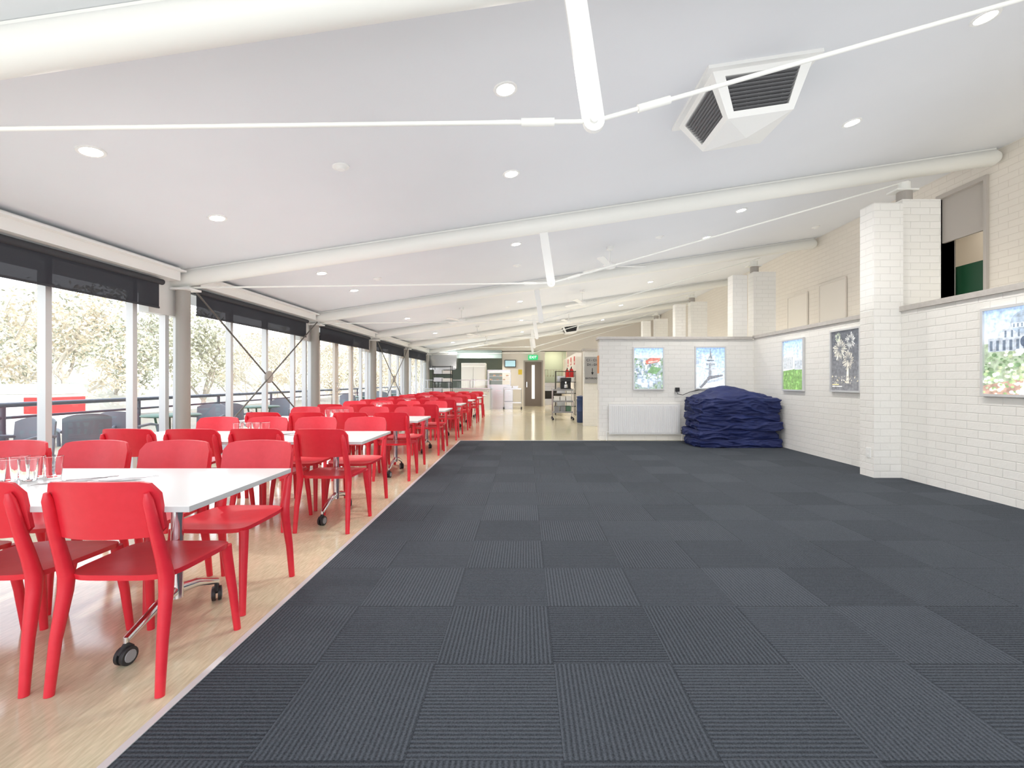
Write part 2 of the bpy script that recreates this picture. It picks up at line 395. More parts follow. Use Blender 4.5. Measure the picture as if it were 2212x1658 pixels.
# ------------------------------------------------------------ windows
for i in range(len(YB)):
    ya=YB[i]; yb=(YB[i+1] if i+1<len(YB) else 22.0)
    isdoor=(i==3)
    bm=NB()
    ys=[0.12,1.18,2.15,3.12,3.6]
    if isdoor: ys=[0.12,0.42,2.45,3.12,3.6]
    for k in ys:
        y=ya+k
        if y<yb: box(bm,-4.60,-4.52,y-0.03,y+0.03,0.1,2.43)
    segs=[(ya,yb)] if not isdoor else [(ya,ya+0.42),(ya+2.45,yb)]
    for s0,s1 in segs: box(bm,-4.60,-4.52,s0,s1,0.10,0.17)
    box(bm,-4.60,-4.52,ya,yb,2.37,2.43)
    w=struct(finish('window_%d'%(i+1),bm,'alu'),'full height glazed window with slim aluminium frames')
    bm=NB()
    for s0,s1 in segs:
        v=[bm.verts.new(p) for p in ((-4.56,s0,0.12),(-4.56,s1,0.12),(-4.56,s1,2.42),(-4.56,s0,2.42))]; bm.faces.new(v)
    finish('glass_pane',bm,'glass',parent=w)
    if isdoor:
        for j,(s0,s1) in enumerate(((ya+0.45,ya+1.42),(ya+1.44,ya+2.42))):
            bm=NB()
            box(bm,-4.59,-4.53,s0,s0+0.09,0.02,2.2); box(bm,-4.59,-4.53,s1-0.09,s1,0.02,2.2)
            box(bm,-4.59,-4.53,s0,s1,0.02,0.2); box(bm,-4.59,-4.53,s0,s1,2.1,2.2)
            if j==0: box(bm,-4.6,-4.52,ya+0.42,ya+2.45,2.2,2.27)
            dd=struct(finish('door_%d'%(1 if j==0 else 4),bm,'cream'),'glazed outward door in the window wall')
            bm=NB(); v=[bm.verts.new(p) for p in ((-4.56,s0,0.12),(-4.56,s1,0.12),(-4.56,s1,2.15),(-4.56,s0,2.15))]; bm.faces.new(v)
            finish('glass_pane',bm,'glass',parent=dd)
            bm=NB(); hy=s1-0.045 if j==0 else s0+0.045
            tube(bm,[(-4.53,hy,0.95),(-4.49,hy,0.95),(-4.49,hy,1.15),(-4.53,hy,1.15)],0.01,8)
            finish('door_handle',bm,'chrome',parent=dd,smooth=True)
    if i<6:
        b=empty('roller_blind',(-4.40,ya+0.22,2.42)); L=yb-0.42-(ya+0.22)+0.03
        tag(b,'charcoal mesh roller blind rolled low over the window','roller blind','window roller blinds')
        bm=NB(); tube(bm,[(0,0,-0.02),(0,L+0.05,-0.02)],0.035,14); finish('roller_tube',bm,'blind',parent=b,smooth=True)
        bm=NB(); v=[bm.verts.new(p) for p in ((0,0.02,-0.33),(0,L,-0.33),(0,L,-0.02),(0,0.02,-0.02))]; bm.faces.new(v); finish('blind_fabric',bm,'blindcloth',parent=b)
        bm=NB(); box(bm,-0.008,0.008,0.02,L,-0.345,-0.325); finish('bottom_bar',bm,'blind',parent=b)
for i,y in enumerate(YC):
    c=empty('steel_column',(-4.40,y,0)); tag(c,'round grey brown steel column beside the windows','column','window wall columns')
    bm=NB(); tube(bm,[(0,0,0),(0,0,2.36)],0.08,24); finish('column_shaft',bm,'col_grey',parent=c,smooth=True)
    bm=NB(); box(bm,-0.09,0.16,-0.11,0.11,2.36,2.385); box(bm,-0.07,0.09,-0.02,0.02,2.385,ceil(-4.4)-0.18); finish('column_bracket',bm,'white',parent=c)
for (a,b) in ((YC[1],YC[2]),(YC[3],YC[4])):
    e=empty('cross_brace',(-4.33,(a+b)/2,1.27)); tag(e,'thin crossed dark steel brace rods with round centre plate','brace','window wall braces')
    h=(b-a)/2-0.08
    for s in (1,-1):
        bm=NB(); tube(bm,[(0.012*s,-h,-1.15*s),(0.012*s,h,1.15*s)],0.012,8); finish('brace_rod',bm,'darkrod',parent=e,smooth=True)
    bm=NB(); lathe(bm,[(0.10,-0.02),(0.105,-0.01),(0.105,0.01),(0.10,0.02)],20,axis='X'); finish('centre_plate',bm,'grey_paint',parent=e,smooth=True)

# ------------------------------------------------------------ roof trusses
for i,y in enumerate(YC):
    e=empty('roof_truss',(0,y,0)); tag(e,'white tubular roof beam with hanging strut and tie rods','roof truss','roof trusses')
    bm=NB(); xs=[-4.55,0,6.0]
    tube(bm,[(x,0,ceil(x)-0.105) for x in xs]+[(6.06,0,ceil(6.06)-0.105)],[0.1,0.1,0.1,0.07],28)
    finish('beam',bm,'beam',parent=e,smooth=True)
    bm=NB(); poly_prism(bm,[(-4.5,ceil(-4.5)-0.05),(6.0,ceil(6)-0.05),(6.0,ceil(6)-0.002),(-4.5,ceil(-4.5)-0.002)],'Y',-0.055,0.055)
    finish('beam_flange',bm,'beam',parent=e)
    bx,bz=0.33,2.46
    dx,dz=-0.148,0.989
    L=0.72; px,pz=dz,-dx
    hw=0.052; P=[(bx+dx*L-px*hw,bz+dz*L-pz*hw)]
    for k in range(9):
        a=PI*k/8
        cx=-math.cos(a)*hw; cz=-math.sin(a)*hw
        P.append((bx+px*cx+dx*cz, bz+pz*cx+dz*cz))
    P.append((bx+dx*L+px*hw,bz+dz*L+pz*hw))
    bm=NB(); poly_prism(bm,P,'Y',-0.014,0.014); finish('strut',bm,'white',parent=e)
    bm=NB(); lathe(bm,[(0.018,-0.03),(0.018,0.03)],12,c=(bx,0,bz),axis='Y'); finish('pin',bm,'beam',parent=e,smooth=True)
    bm=NB(); tube(bm,[(bx,0.0,bz),(-4.38,0,2.40)],0.011,10); finish('tie_rod',bm,'beam',parent=e,smooth=True)
    bm=NB(); tube(bm,[(bx,0.0,bz),(4.92,0,3.77)],0.011,10); finish('tie_rod',bm,'beam',parent=e,smooth=True)
    for (x0,x1,tx,tz) in ((0.14,-0.02,-4.38,2.40),(0.545,0.70,4.92,3.77)):
        f=lambda x:bz+(tz-bz)*(x-bx)/(tx-bx)
        bm=NB(); tube(bm,[(x0,0,f(x0)),(x1,0,f(x1))],0.019,14)
        finish('turnbuckle',bm,'beam',parent=e,smooth=True)

# ------------------------------------------------------------ brick piers
for i,y in enumerate([5.83,9.72,13.4,17.1]):
    h=3.40
    bm=NB(); box(bm,4.30,4.638 if i==0 else 4.60,y-0.12,y+0.12,0,h)
    if i==0: box(bm,4.638,4.66,y-0.12,y+0.12,2.125,h)
    struct(finish('wall_pier_%d'%(i*2+1),bm,'brick'),'white painted brick pier')
    bm=NB()
    if i==0: box(bm,4.765,5.25,y+0.02,y+0.26,2.125,h+0.1); box(bm,4.91,5.25,y+0.02,y+0.26,1.4,2.125)
    else: box(bm,4.80,5.27,y+0.02,y+0.26,1.4 if i<2 else 0,h+0.1)
    struct(finish('wall_pier_%d'%(i*2+2),bm,'brick'),'white painted brick pier')
    p=empty('post_stub',(4.86,y+0.11,h+0.1)); tag(p,'short grey steel post on a brick pier','post','pier posts')
    bm=NB(); tube(bm,[(0,0,0.0),(0,0,0.12)],0.085,20); finish('stub_shaft',bm,'grey_paint',parent=p,smooth=True)
    bm=NB(); box(bm,-0.16,0.12,-0.09,0.09,0.12,0.14); tube(bm,[(0,0,0.14),(0,0,0.24)],0.07,18); finish('stub_cap',bm,'beam',parent=p,smooth=True)

for (a,b,z0,z1) in ((7.28,8.15,1.40,3.22),(8.8,9.55,1.40,3.15),(10.0,10.7,1.40,3.1),(12.0,12.9,1.40,3.1)):
    h=empty('wall_hatch',(6.09,(a+b)/2,z0)); tag(h,'plain cream cupboard door set in the upper wall','cupboard door','cream wall cupboard doors')
    w=(b-a)/2; H=z1-z0
    bm=NB(); box(bm,-0.02,0.0,-w,w,0,H); finish('door_panel',bm,'hatch',parent=h,bevel=0.003)
    bm=NB(); box(bm,-0.03,0.0,-w-0.03,-w,0,H+.03); box(bm,-0.03,0,w,w+0.03,0,H+.03); box(bm,-0.03,0,-w,w,H,H+.03); finish('door_surround',bm,'cream',parent=h)

# ------------------------------------------------------------ ceiling fittings
def on_ceil(x,y): return (x,y,ceil(x))
CT=-math.atan(0.15)
dl=None
for y in (3.25,4.58,6.93,8.25,10.65,11.95,14.4,15.65,18.1,19.4):
    for x in (-3.05,-0.14,3.23):
        if abs(y-8.25)<0.01 and x==-0.14: continue
        if y in(10.65,14.4) and x!=3.23: continue
        if dl is None:
            dl=empty('downlight',on_ceil(x,y),(0,CT,0)); tag(dl,'small round recessed ceiling downlight, switched on','downlight','ceiling downlights')
            bm=NB(); lathe(bm,[(0.062,0.0),(0.064,-0.008),(0.083,-0.008),(0.086,0.0)],24); finish('trim_ring',bm,'white',parent=dl,smooth=True)
            bm=NB(); lathe(bm,[(0.064,-0.0035),(0.03,-0.0065),(0.001,-0.007)],24); finish('lamp_face',bm,'lamp',parent=dl)
            o=dl
        else:
            o=dup(dl,on_ceil(x,y))
        l=bpy.data.lights.new('downlight_lamp','SPOT'); l.energy=35; l.spot_size=math.radians(150); l.spot_blend=0.9; l.shadow_soft_size=0.06; l.color=(1,0.96,0.9)
        lo=bpy.data.objects.new('downlight_lamp',l); COL.objects.link(lo); lo.location=(0,0,-0.03); lo.parent=o
det=None
for (x,y) in ((-1.58,3.96),(-2.46,7.69),(-0.15,8.2),(2.24,7.73),(5.45,8.69),(-0.5,12.5)):
    if det is None:
        bm=NB(); lathe(bm,[(0.07,0),(0.068,-0.008),(0.045,-0.014),(0.03,-0.03),(0.001,-0.032)],24)
        det=finish('smoke_detector',bm,'white',loc=on_ceil(x,y),smooth=True,rot=(0,CT,0)); tag(det,'small round white ceiling smoke detector','smoke detector','ceiling detectors')
    else: dup(det,on_ceil(x,y))
fan=None
for (x,y) in ((1.44,7.9),(-1.6,11.6),(-1.6,15.4),(1.44,15.4),(-1.6,19.0),(1.44,11.7)):
    if fan is None:
        fan=empty('ceiling_fan',on_ceil(x,y)); tag(fan,'white three-blade ceiling fan on a down rod','ceiling fan','ceiling fans')
        bm=NB(); lathe(bm,[(0.06,0.01),(0.055,-0.05),(0.02,-0.07)],20); finish('canopy',bm,'white',parent=fan,smooth=True)
        bm=NB(); tube(bm,[(0,0,-0.05),(0,0,-0.28)],0.012,10); finish('down_rod',bm,'white',parent=fan,smooth=True)
        bm=NB(); lathe(bm,[(0.02,-0.26),(0.09,-0.28),(0.11,-0.32),(0.09,-0.36),(0.04,-0.38),(0.001,-0.385)],24); finish('motor_housing',bm,'white',parent=fan,smooth=True)
        for k in range(3):
            bm=NB(); P=[(0.08,-0.025),(0.2,-0.05),(0.6,-0.065),(0.63,-0.03),(0.63,0.05),(0.58,0.065),(0.2,0.05),(0.08,0.025)]
            poly_prism(bm,P,'Z',-0.004,0.004)
            bb=finish('blade',bm,'white',parent=fan,loc=(0,0,-0.33)); bb.rotation_euler=(math.radians(9),0,2*PI*k/3+0.1)
    else: dup(fan,on_ceil(x,y))
def diffuser(cx,cy):
    e=empty('air_diffuser',(cx,cy,ceil(cx)),(0,CT,0)); tag(e,'white drop-down ceiling air vent with dark louvred sides','air vent','ceiling air vents')
    w=0.42
    bm=NB(); 
    for s in ((-w,w,-w,-w+0.05),(-w,w,w-0.05,w),(-w,-w+0.05,-w+0.05,w-0.05),(w-0.05,w,-w+0.05,w-0.05)): box(bm,s[0],s[1],s[2],s[3],-0.025,0)
    finish('flange',bm,'white',parent=e)
    T=0.375; B=0.25; H=0.30
    def P(u,v,s,off=0):
        r=T+(B-T)*v-off; a=u*(T+(B-T)*v)
        z=-0.02-H*v
        return {0:(a,-r,z),1:(r,a,z),2:(-a,r,z),3:(-r,-a,z)}[s]
    bm=NB()
    for s in range(4):
        u0,u1,v0,v1=-0.78,0.78,0.13,0.86
        def q(a,b,c,d_,off=0):
            bm.faces.new([bm.verts.new(P(x[0],x[1],s,off)) for x in (a,b,c,d_)])
        q((-1,0),(1,0),(1,v0),(-1,v0)); q((-1,v1),(1,v1),(1,1),(-1,1)); q((-1,v0),(u0,v0),(u0,v1),(-1,v1)); q((u1,v0),(1,v0),(1,v1),(u1,v1))
        for (a,b) in (((u0,v0),(u1,v0)),((u1,v0),(u1,v1)),((u1,v1),(u0,v1)),((u0,v1),(u0,v0))):
            bm.faces.new([bm.verts.new(P(a[0],a[1],s)),bm.verts.new(P(b[0],b[1],s)),bm.verts.new(P(b[0],b[1],s,0.05)),bm.verts.new(P(a[0],a[1],s,0.05))])
    z=-0.02-H
    bmv=[bm.verts.new(p) for p in ((-B,-B,z),(B,-B,z),(B,B,z),(-B,B,z))]; c=bm.verts.new((0,0,z-0.05))
    for k in range(4): bm.faces.new((bmv[k],bmv[(k+1)%4],c))
    finish('housing',bm,'white',parent=e)
    for s in range(4):
        g=NB()
        g.faces.new([g.verts.new(P(x[0],x[1],s,0.06)) for x in ((-0.78,0.13),(0.78,0.13),(0.78,0.86),(-0.78,0.86))])
        for f in g.faces: f.material_index=1
        for k in range(9):
            v=0.16+k*0.078
            a=[P(-0.78,v,s,0.005),P(0.78,v,s,0.005),P(0.78,v+0.012,s,0.045),P(-0.78,v+0.012,s,0.045)]
            f=g.faces.new([g.verts.new(p) for p in a]); f.material_index=0
        for k in range(5):
            u=-0.6+k*0.3
            f=g.faces.new([g.verts.new(P(*p,s,o)) for p,o in (((u-0.008,0.13),0.05),((u+0.008,0.13),0.05),((u+0.008,0.86),0.05),((u-0.008,0.86),0.05))]); f.material_index=0
        finish('louvre_grille',g,['grey_plastic','black'],parent=e)
    return e
diffuser(1.73,3.745); diffuser(1.9,19.8)

# ------------------------------------------------------------ chairs
def make_chair():
    e=empty('dining_chair',(0,0,0)); tag(e,'glossy red moulded plastic dining chair','chair','red dining chairs')
    bm=NB(); N_=12; W=0.215; D=0.215
    def sz(u,v): return 0.447-0.016*(1-u*u)*(1-v*v)-0.012*max(0,v-0.6)/0.4*(1-u*u*0.3)
    top=[[None]*(N_+1) for _ in range(N_+1)]; bot=[[None]*(N_+1) for _ in range(N_+1)]
    for i in range(N_+1):
        for j in range(N_+1):
            u=-1+2*i/N_; v=-1+2*j/N_
            m=max(abs(u),abs(v)); 
            ln=(abs(u)**5+abs(v)**5)**(1/5) or 1
            k=m/ln if ln>0 else 1
            x=u*k*W*(1+0.03*v); y=v*k*D+0.005
            z=sz(u,v)
            top[i][j]=bm.verts.new((x,y,z)); ed=(m>0.999)
            bot[i][j]=bm.verts.new((x*0.985,y*0.985,z-(0.022 if ed else 0.026)))
    for i in range(N_):
        for j in range(N_):
            bm.faces.new((top[i][j],top[i+1][j],top[i+1][j+1],top[i][j+1])); bm.faces.new((bot[i][j],bot[i][j+1],bot[i+1][j+1],bot[i+1][j]))
    for i in range(N_):
        for (A,B_) in (((i,0),(i+1,0)),((i+1,N_),(i,N_)),((0,i+1),(0,i)),((N_,i),(N_,i+1))):
            bm.faces.new((top[A[0]][A[1]],bot[A[0]][A[1]],bot[B_[0]][B_[1]],top[B_[0]][B_[1]]))
    finish('seat',bm,'red',parent=e,smooth=True)
    bm=NB(); NX=18; NZ=7; W=0.214
    z0,z1=0.605,0.832; rc=0.045
    fr=[];bk=[]
    for i in range(NX+1):
        x=-W+2*W*i/NX
        t=max(0,(abs(x)-(W-rc))/rc); dz=rc*(1-math.sqrt(max(0,1-t*t)))
        a=[];b=[]
        for j in range(NZ+1):
            z=(z0+dz*0.7)+(z1-dz-(z0+dz*0.7))*j/NZ
            z+= -0.010*(x/W)**2*(j/NZ)
            y=-0.262+0.055*(x/W)**2-0.20*(z-0.6)
            a.append(bm.verts.new((x,y+0.008,z))); b.append(bm.verts.new((x,y-0.008,z)))
        fr.append(a); bk.append(b)
    for i in range(NX):
        for j in range(NZ):
            bm.faces.new((fr[i][j],fr[i+1][j],fr[i+1][j+1],fr[i][j+1])); bm.faces.new((bk[i][j],bk[i][j+1],bk[i+1][j+1],bk[i+1][j]))
        bm.faces.new((fr[i][0],bk[i][0],bk[i+1][0],fr[i+1][0])); bm.faces.new((fr[i][NZ],fr[i+1][NZ],bk[i+1][NZ],bk[i][NZ]))
    for j in range(NZ):
        bm.faces.new((fr[0][j],fr[0][j+1],bk[0][j+1],bk[0][j])); bm.faces.new((fr[NX][j],bk[NX][j],bk[NX][j+1],fr[NX][j+1]))
    finish('backrest',bm,'red',parent=e,smooth=True)
    for s in (-1,1):
        bm=NB()
        tube(bm,[(s*.212,-.245,0),(s*.207,-.225,.2),(s*.198,-.195,.38),(s*.196,-.192,.44),(s*.196,-.212,.52),(s*.193,-.245,.64),(s*.189,-.272,.755),(s*.188,-.278,.785)],
             [.0165,.020,.025,.027,.024,.021,.018,.009],14)
        finish('leg',bm,'red',parent=e,smooth=True)
        bm=NB()
        tube(bm,[(s*.210,.235,0),(s*.200,.215,.2),(s*.188,.190,.38),(s*.186,.186,.425)],[.0155,.019,.023,.024],14)
        finish('leg',bm,'red',parent=e,smooth=True)
    return e
def caster_mesh():
    bm=NB()
    for s in (-1,1):
        lathe(bm,[(0.037,s*0.006),(0.038,s*0.010),(0.038,s*0.020),(0.035,s*0.023)],20,c=(0,0,0.038),axis='X',mi=0)
        lathe(bm,[(0.026,s*0.0235),(0.024,s*0.026),(0.001,s*0.0265)],16,c=(0,0,0.038),axis='X',mi=1)
    tube(bm,[(0,-0.03,0.052),(0,0,0.083),(0,0.028,0.06)],[(0.009,0.012),(0.012,0.018),(0.009,0.01)],10,mi=0)
    tube(bm,[(0,0,0.075),(0,0,0.115)],0.009,10,mi=2)
    return bm
cast_me=None
def make_table():
    global cast_me
    e=empty('dining_table',(0,0,0)); tag(e,'long white laminate folding table on chrome castered legs','table','white dining tables')
    bm=NB(); L=1.10; D=0.39
    box(bm,-L,L,-D,D,0.697,0.7205)
    o=finish('tabletop',bm,['laminate','edge'],parent=e,bevel=0.002)
    for p in o.data.polygons:
        if abs(p.normal.z)<0.5: p.material_index=1
    for s in (-1,1):
        bm=NB(); x=s*0.70
        tube(bm,[(x,0.08,0.15),(x,0.08,0.69)],0.026,18)
        box(bm,x-0.04,x+0.04,-0.28,0.30,0.672,0.696)
        for t in (-1,1):
            tube(bm,[(x,0.08,0.19),(x,0.08+t*0.13,0.165),(x,0.08+t*0.29,0.105)],[(0.020,0.026),(0.02,0.022),(0.016,0.016)],12)
        lg=finish('table_leg',bm,'chrome',parent=e,smooth=True)
        for t in (-1,1):
            if cast_me is None:
                c=finish('caster',caster_mesh(),['rubber','grey_plastic','chrome'],parent=lg,smooth=True); cast_me=c
            else:
                c=cast_me.copy(); COL.objects.link(c); c.parent=lg
            c.location=(x,0.08+t*0.29,0); c.rotation_euler=(0,0,t*0.35+s*0.2)
    bm=NB(); box(bm,-0.68,0.68,0.05,0.11,0.64,0.67); finish('under_rail',bm,'grey_plastic',parent=e)
    return e
chair0=make_chair(); table0=make_table()
TY=[1.79+1.90*k for k in range(8)]
first=True; firstT=True
rnd=random.Random(3)
for k,ty in enumerate(TY):
    cx=-2.40; cy=ty+0.39
    if firstT: table0.location=(cx,cy,0); firstT=False
    else: dup(table0,(cx,cy,0))
    for j in range(4):
        nx=[-1.61,-2.13,-2.64,-3.15][j]; fx=[-1.66,-2.165,-2.67,-3.17][j]
        jx=rnd.uniform(-.02,.02) if k else 0; jy=rnd.uniform(-.015,.015) if k else 0; jr=rnd.uniform(-.04,.04) if k else 0
        if first: chair0.location=(nx,ty+0.225,0); first=False
        else: dup(chair0,(nx+jx,ty+0.225+jy,0),jr)
        jx=rnd.uniform(-.02,.02) if k else 0; jr=rnd.uniform(-.04,.04)
        dup(chair0,(fx+jx,ty+0.83,0),PI+jr)

g0=None
def tumbler():
    bm=NB()
    lathe(bm,[(0.001,0.0),(0.027,0.0),(0.030,0.004),(0.038,0.105),(0.0365,0.106),(0.0285,0.010),(0.001,0.009)],18)
    o=finish('drinking_glass',bm,'glasstumbler',smooth=True); tag(o,'clear empty drinking glass standing on a white table','drinking glass','drinking glasses on the tables'); return o
for k in range(6):
    cx=-2.50; cy=TY[k]+0.45
    for (dx,dy) in ((0,0),(0.085,0.01),(-0.085,0.02),(0.04,0.085),(-0.045,0.09),(0.125,0.09)):
        p=(cx+dx,cy+dy,0.7207)
        if g0 is None: g0=tumbler(); g0.location=p
        else: dup(g0,p)
def fork():
    bm=NB()
    box(bm,-0.004,0.004,-0.10,0.03,0,0.003); box(bm,-0.012,0.012,0.03,0.05,0,0.003)
    for i in range(4): box(bm,-0.012+i*0.0067,-0.012+i*0.0067+0.0038,0.05,0.09,0,0.003)
    o=finish('fork',bm,'cutlery'); tag(o,'stainless steel fork lying on a white table','fork','cutlery on the tables'); return o
def knife():
    bm=NB(); poly_prism(bm,[(-0.006,-0.11),(0.006,-0.11),(0.006,0.0),(0.009,0.02),(0.008,0.08),(-0.002,0.11),(-0.006,0.11)],'Z',0,0.003)
    o=finish('knife',bm,'cutlery'); tag(o,'stainless steel knife lying on a white table','knife','cutlery on the tables'); return o
f0=fork(); k0=knife(); first=True
for k in range(3):
    for j in range(5):
        p=(-2.23+j*0.035,TY[k]+0.44+rnd.uniform(-.02,.02),0.7208)
        q=(-2.03+j*0.03,TY[k]+0.46+rnd.uniform(-.02,.02),0.7208)
        ry=rnd.uniform(-.35,.35)
        if first: f0.location=p; f0.rotation_euler=(0,0,-0.9+ry); k0.location=q; k0.rotation_euler=(0,0,-1.0+ry); first=False
        else: dup(f0,(p[0],p[1],p[2]+j*0.0035),-0.9+ry); dup(k0,(q[0],q[1],q[2]+j*0.0035),-1.0+ry)

# ------------------------------------------------------------ posters
def art_mesh(w,h,polys,name='poster_print'):
    bm=NB(); cl=bm.loops.layers.float_color.new('Col')
    for i,(pts,c) in enumerate(polys):
        vs=[bm.verts.new((min(1,max(0,p[0]))*w-w/2,-0.00006*i,min(1,max(0,p[1]))*h)) for p in pts]
        try: f=bm.faces.new(vs)
        except Exception: continue
        f.normal_update()
        if f.normal.y>0: f.normal_flip()
        for l in f.loops: l[cl]=(*c,1)
    me=bpy.data.meshes.new(name); bm.to_mesh(me); bm.free(); me.materials.append(M['print'])
    o=bpy.data.objects.new(name,me); COL.objects.link(o); return o
def R(x0,y0,x1,y1): return [(x0,y0),(x1,y0),(x1,y1),(x0,y1)]
def circ(cx,cy,r,asp=1,n=14): return [(cx+math.cos(2*PI*k/n)*r,cy+math.sin(2*PI*k/n)*r*asp) for k in range(n)]
def grad(c0,c1,y0,y1,n=8):
    return [(R(0,y0+(y1-y0)*i/n,1,y0+(y1-y0)*(i+1)/n),tuple(c0[k]+(c1[k]-c0[k])*(i+.5)/n for k in range(3))) for i in range(n)]
def poster(loc,rz,w,h,polys,label):
    e=empty('framed_poster',loc,(0,0,rz)); tag(e,label,'poster','framed posters on the brick walls')
    fwid=0.025
    bm=NB(); box(bm,-w/2,-w/2+fwid,-0.035,0,0,h); box(bm,w/2-fwid,w/2,-0.035,0,0,h); box(bm,-w/2+fwid,w/2-fwid,-0.035,0,0,fwid); box(bm,-w/2+fwid,w/2-fwid,-0.035,0,h-fwid,h)
    finish('poster_frame',bm,'alu',parent=e)
    bm=NB(); box(bm,-w/2+fwid,w/2-fwid,-0.010,0,fwid,h-fwid); finish('backing_board',bm,'white',parent=e)
    a=art_mesh(w-2*fwid,h-2*fwid,polys); a.parent=e; a.location=(0,-0.0115,fwid)
rr=random.Random(11)
def jit(c,a=0.06): 
    k=1+rr.uniform(-a,a)*2; return tuple(max(0,v*k) for v in c)
def city(x0,x1,y0,y1,nn,cols,s0,s1):
    out=[]
    for i in range(nn):
        y=y1-(y1-y0)*i/nn; x=x0+rr.random()*(x1-x0); s=(s0+rr.random()*(s1-s0)); c=jit(rr.choice(cols))
        hh=s*rr.uniform(.3,1.0)
        out.append(([(x,y),(x+s,y-s*.15),(x+s,y-s*.15+hh),(x,y+hh)],c))
        out.append(([(x,y+hh),(x+s,y+hh-s*.15),(x+s*1.2,y+hh+s*.12),(x+s*.2,y+hh+s*.25)],tuple(min(1,v*1.35) for v in c)))
    return out
def speckle(x0,x1,y0,y1,nn,cols,s0,s1):
    return [(circ(rr.uniform(x0,x1),rr.uniform(y0,y1),rr.uniform(s0,s1),.8,7),jit(rr.choice(cols),.15)) for _ in range(nn)]
gr=[(0.16,0.26,0.14),(0.24,0.34,0.20),(0.30,0.40,0.26)]
gy=[(0.55,0.60,0.66),(0.38,0.44,0.52),(0.72,0.74,0.77),(0.22,0.28,0.36)]
P1=grad((0.66,0.78,0.88),(0.38,0.58,0.82),0.74,1.0)+[(R(0,0,1,0.75),(0.34,0.42,0.42))]
P1+=speckle(0,1,0,0.74,130,gr,0.015,0.035)+city(0,0.9,0.1,0.70,80,gy,0.03,0.09)
P1+=[([(0.42,0.60),(0.85,0.66),(0.92,0.76),(0.55,0.76),(0.38,0.68)],(0.60,0.20,0.16)),([(0.48,0.63),(0.80,0.67),(0.82,0.70),(0.5,0.67)],(0.75,0.6,0.55)),([(0.45,0.40),(0.75,0.36),(0.95,0.50),(0.6,0.56)],(0.20,0.36,0.18)),([(0.05,0.12),(0.5,0.0),(0.6,0.2),(0.2,0.3)],(0.40,0.50,0.62))]
P1+=city(0.05,0.6,0.02,0.25,18,[(0.70,0.74,0.80),(0.42,0.50,0.60)],0.06,0.14)
P2=grad((0.82,0.87,0.92),(0.34,0.52,0.80),0.0,1.0)
P2+=speckle(0,1,0.4,0.95,26,[(0.72,0.80,0.90),(0.60,0.72,0.88)],0.03,0.10)
P2+=[([(0.44,0.30),(0.58,0.30),(0.56,0.62),(0.46,0.62)],(0.30,0.33,0.38)),([(0.52,0.30),(0.58,0.30),(0.56,0.62),(0.52,0.62)],(0.50,0.54,0.58)),(R(0.36,0.57,0.66,0.61),(0.15,0.17,0.20)),(R(0.33,0.62,0.69,0.66),(0.58,0.60,0.64)),(R(0.38,0.67,0.64,0.70),(0.15,0.17,0.20)),(R(0.42,0.71,0.60,0.74),(0.52,0.55,0.58)),(R(0.45,0.74,0.57,0.79),(0.28,0.31,0.35)),([(0.485,0.79),(0.535,0.79),(0.52,0.97),(0.50,0.97)],(0.22,0.25,0.28)),
     (R(0.30,0.47,0.72,0.49),(0.38,0.40,0.44)),([(0.2,0.0),(0.5,0.22),(0.95,0.3),(0.95,0.34),(0.45,0.3),(0.05,0.03)],(0.22,0.23,0.26)),([(0.4,0.18),(0.95,0.26),(0.95,0.2),(0.42,0.12)],(0.50,0.56,0.64)),([(0,0),(0.1,0),(0.4,0.25),(0.3,0.28)],(0.62,0.66,0.70))]
for i in range(9): P2.append((R(0.38+i*.034,0.575,0.395+i*.034,0.605),(0.6,0.65,0.7)))
P3=grad((0.78,0.85,0.92),(0.40,0.60,0.85),0.40,1.0)
P3+=[(R(0,0,1,0.42),(0.18,0.33,0.10))]+speckle(0,1,0.0,0.38,60,[(0.20,0.37,0.11),(0.25,0.42,0.14)],0.03,0.06)
P3+=[([(0,0.38),(0.55,0.41),(0.55,0.76),(0.35,0.80),(0,0.66)],(0.70,0.71,0.71)),(R(0.58,0.40,0.97,0.62),(0.58,0.61,0.65)),(R(0.72,0.62,0.74,0.9),(0.4,0.4,0.42))]
for i in range(7): P3.append((R(0.03+i*.07,0.42,0.06+i*.07,0.66),(0.28,0.33,0.38)))
for i in range(6): P3.append((R(0.60+i*.06,0.42,0.63+i*.06,0.58),(0.32,0.37,0.42)))
P4=grad((0.20,0.20,0.21),(0.09,0.10,0.12),0,1,4)
for (cx,cy,rad,c) in ((0.30,0.70,0.24,(0.86,0.82,0.70)),(0.68,0.82,0.17,(0.90,0.90,0.86)),(0.62,0.50,0.20,(0.75,0.70,0.60)),(0.25,0.90,0.10,(0.72,0.80,0.6))):
    for k in range(60):
        a=2*PI*k/60+rr.uniform(-.05,.05); r2=rad*(0.6+rr.random()*.5); r1=rad*rr.uniform(.1,.4)
        P4.append(([(cx+math.cos(a)*r1,cy+math.sin(a)*r1*.8),(cx+math.cos(a+.02)*r2,cy+math.sin(a+.02)*r2*.8),(cx+math.cos(a-.03)*r2,cy+math.sin(a-.03)*r2*.8)],jit(c,.2)))
P4+=[([(0.55,0.12),(0.65,0.12),(0.63,0.5),(0.60,0.5)],(0.65,0.62,0.55))]
P4+=speckle(0,1,0.12,0.24,50,[(0.6,0.55,0.4),(0.3,0.3,0.3),(0.5,0.48,0.43)],0.006,0.02)
P4+=[(R(0.06,0.06,0.42,0.075),(0.75,0.75,0.72)),(R(0.06,0.09,0.30,0.105),(0.7,0.6,0.3))]
P5=grad((0.80,0.85,0.91),(0.42,0.58,0.80),0.55,1.0)
P5+=[(R(0,0,1,0.60),(0.38,0.46,0.34))]
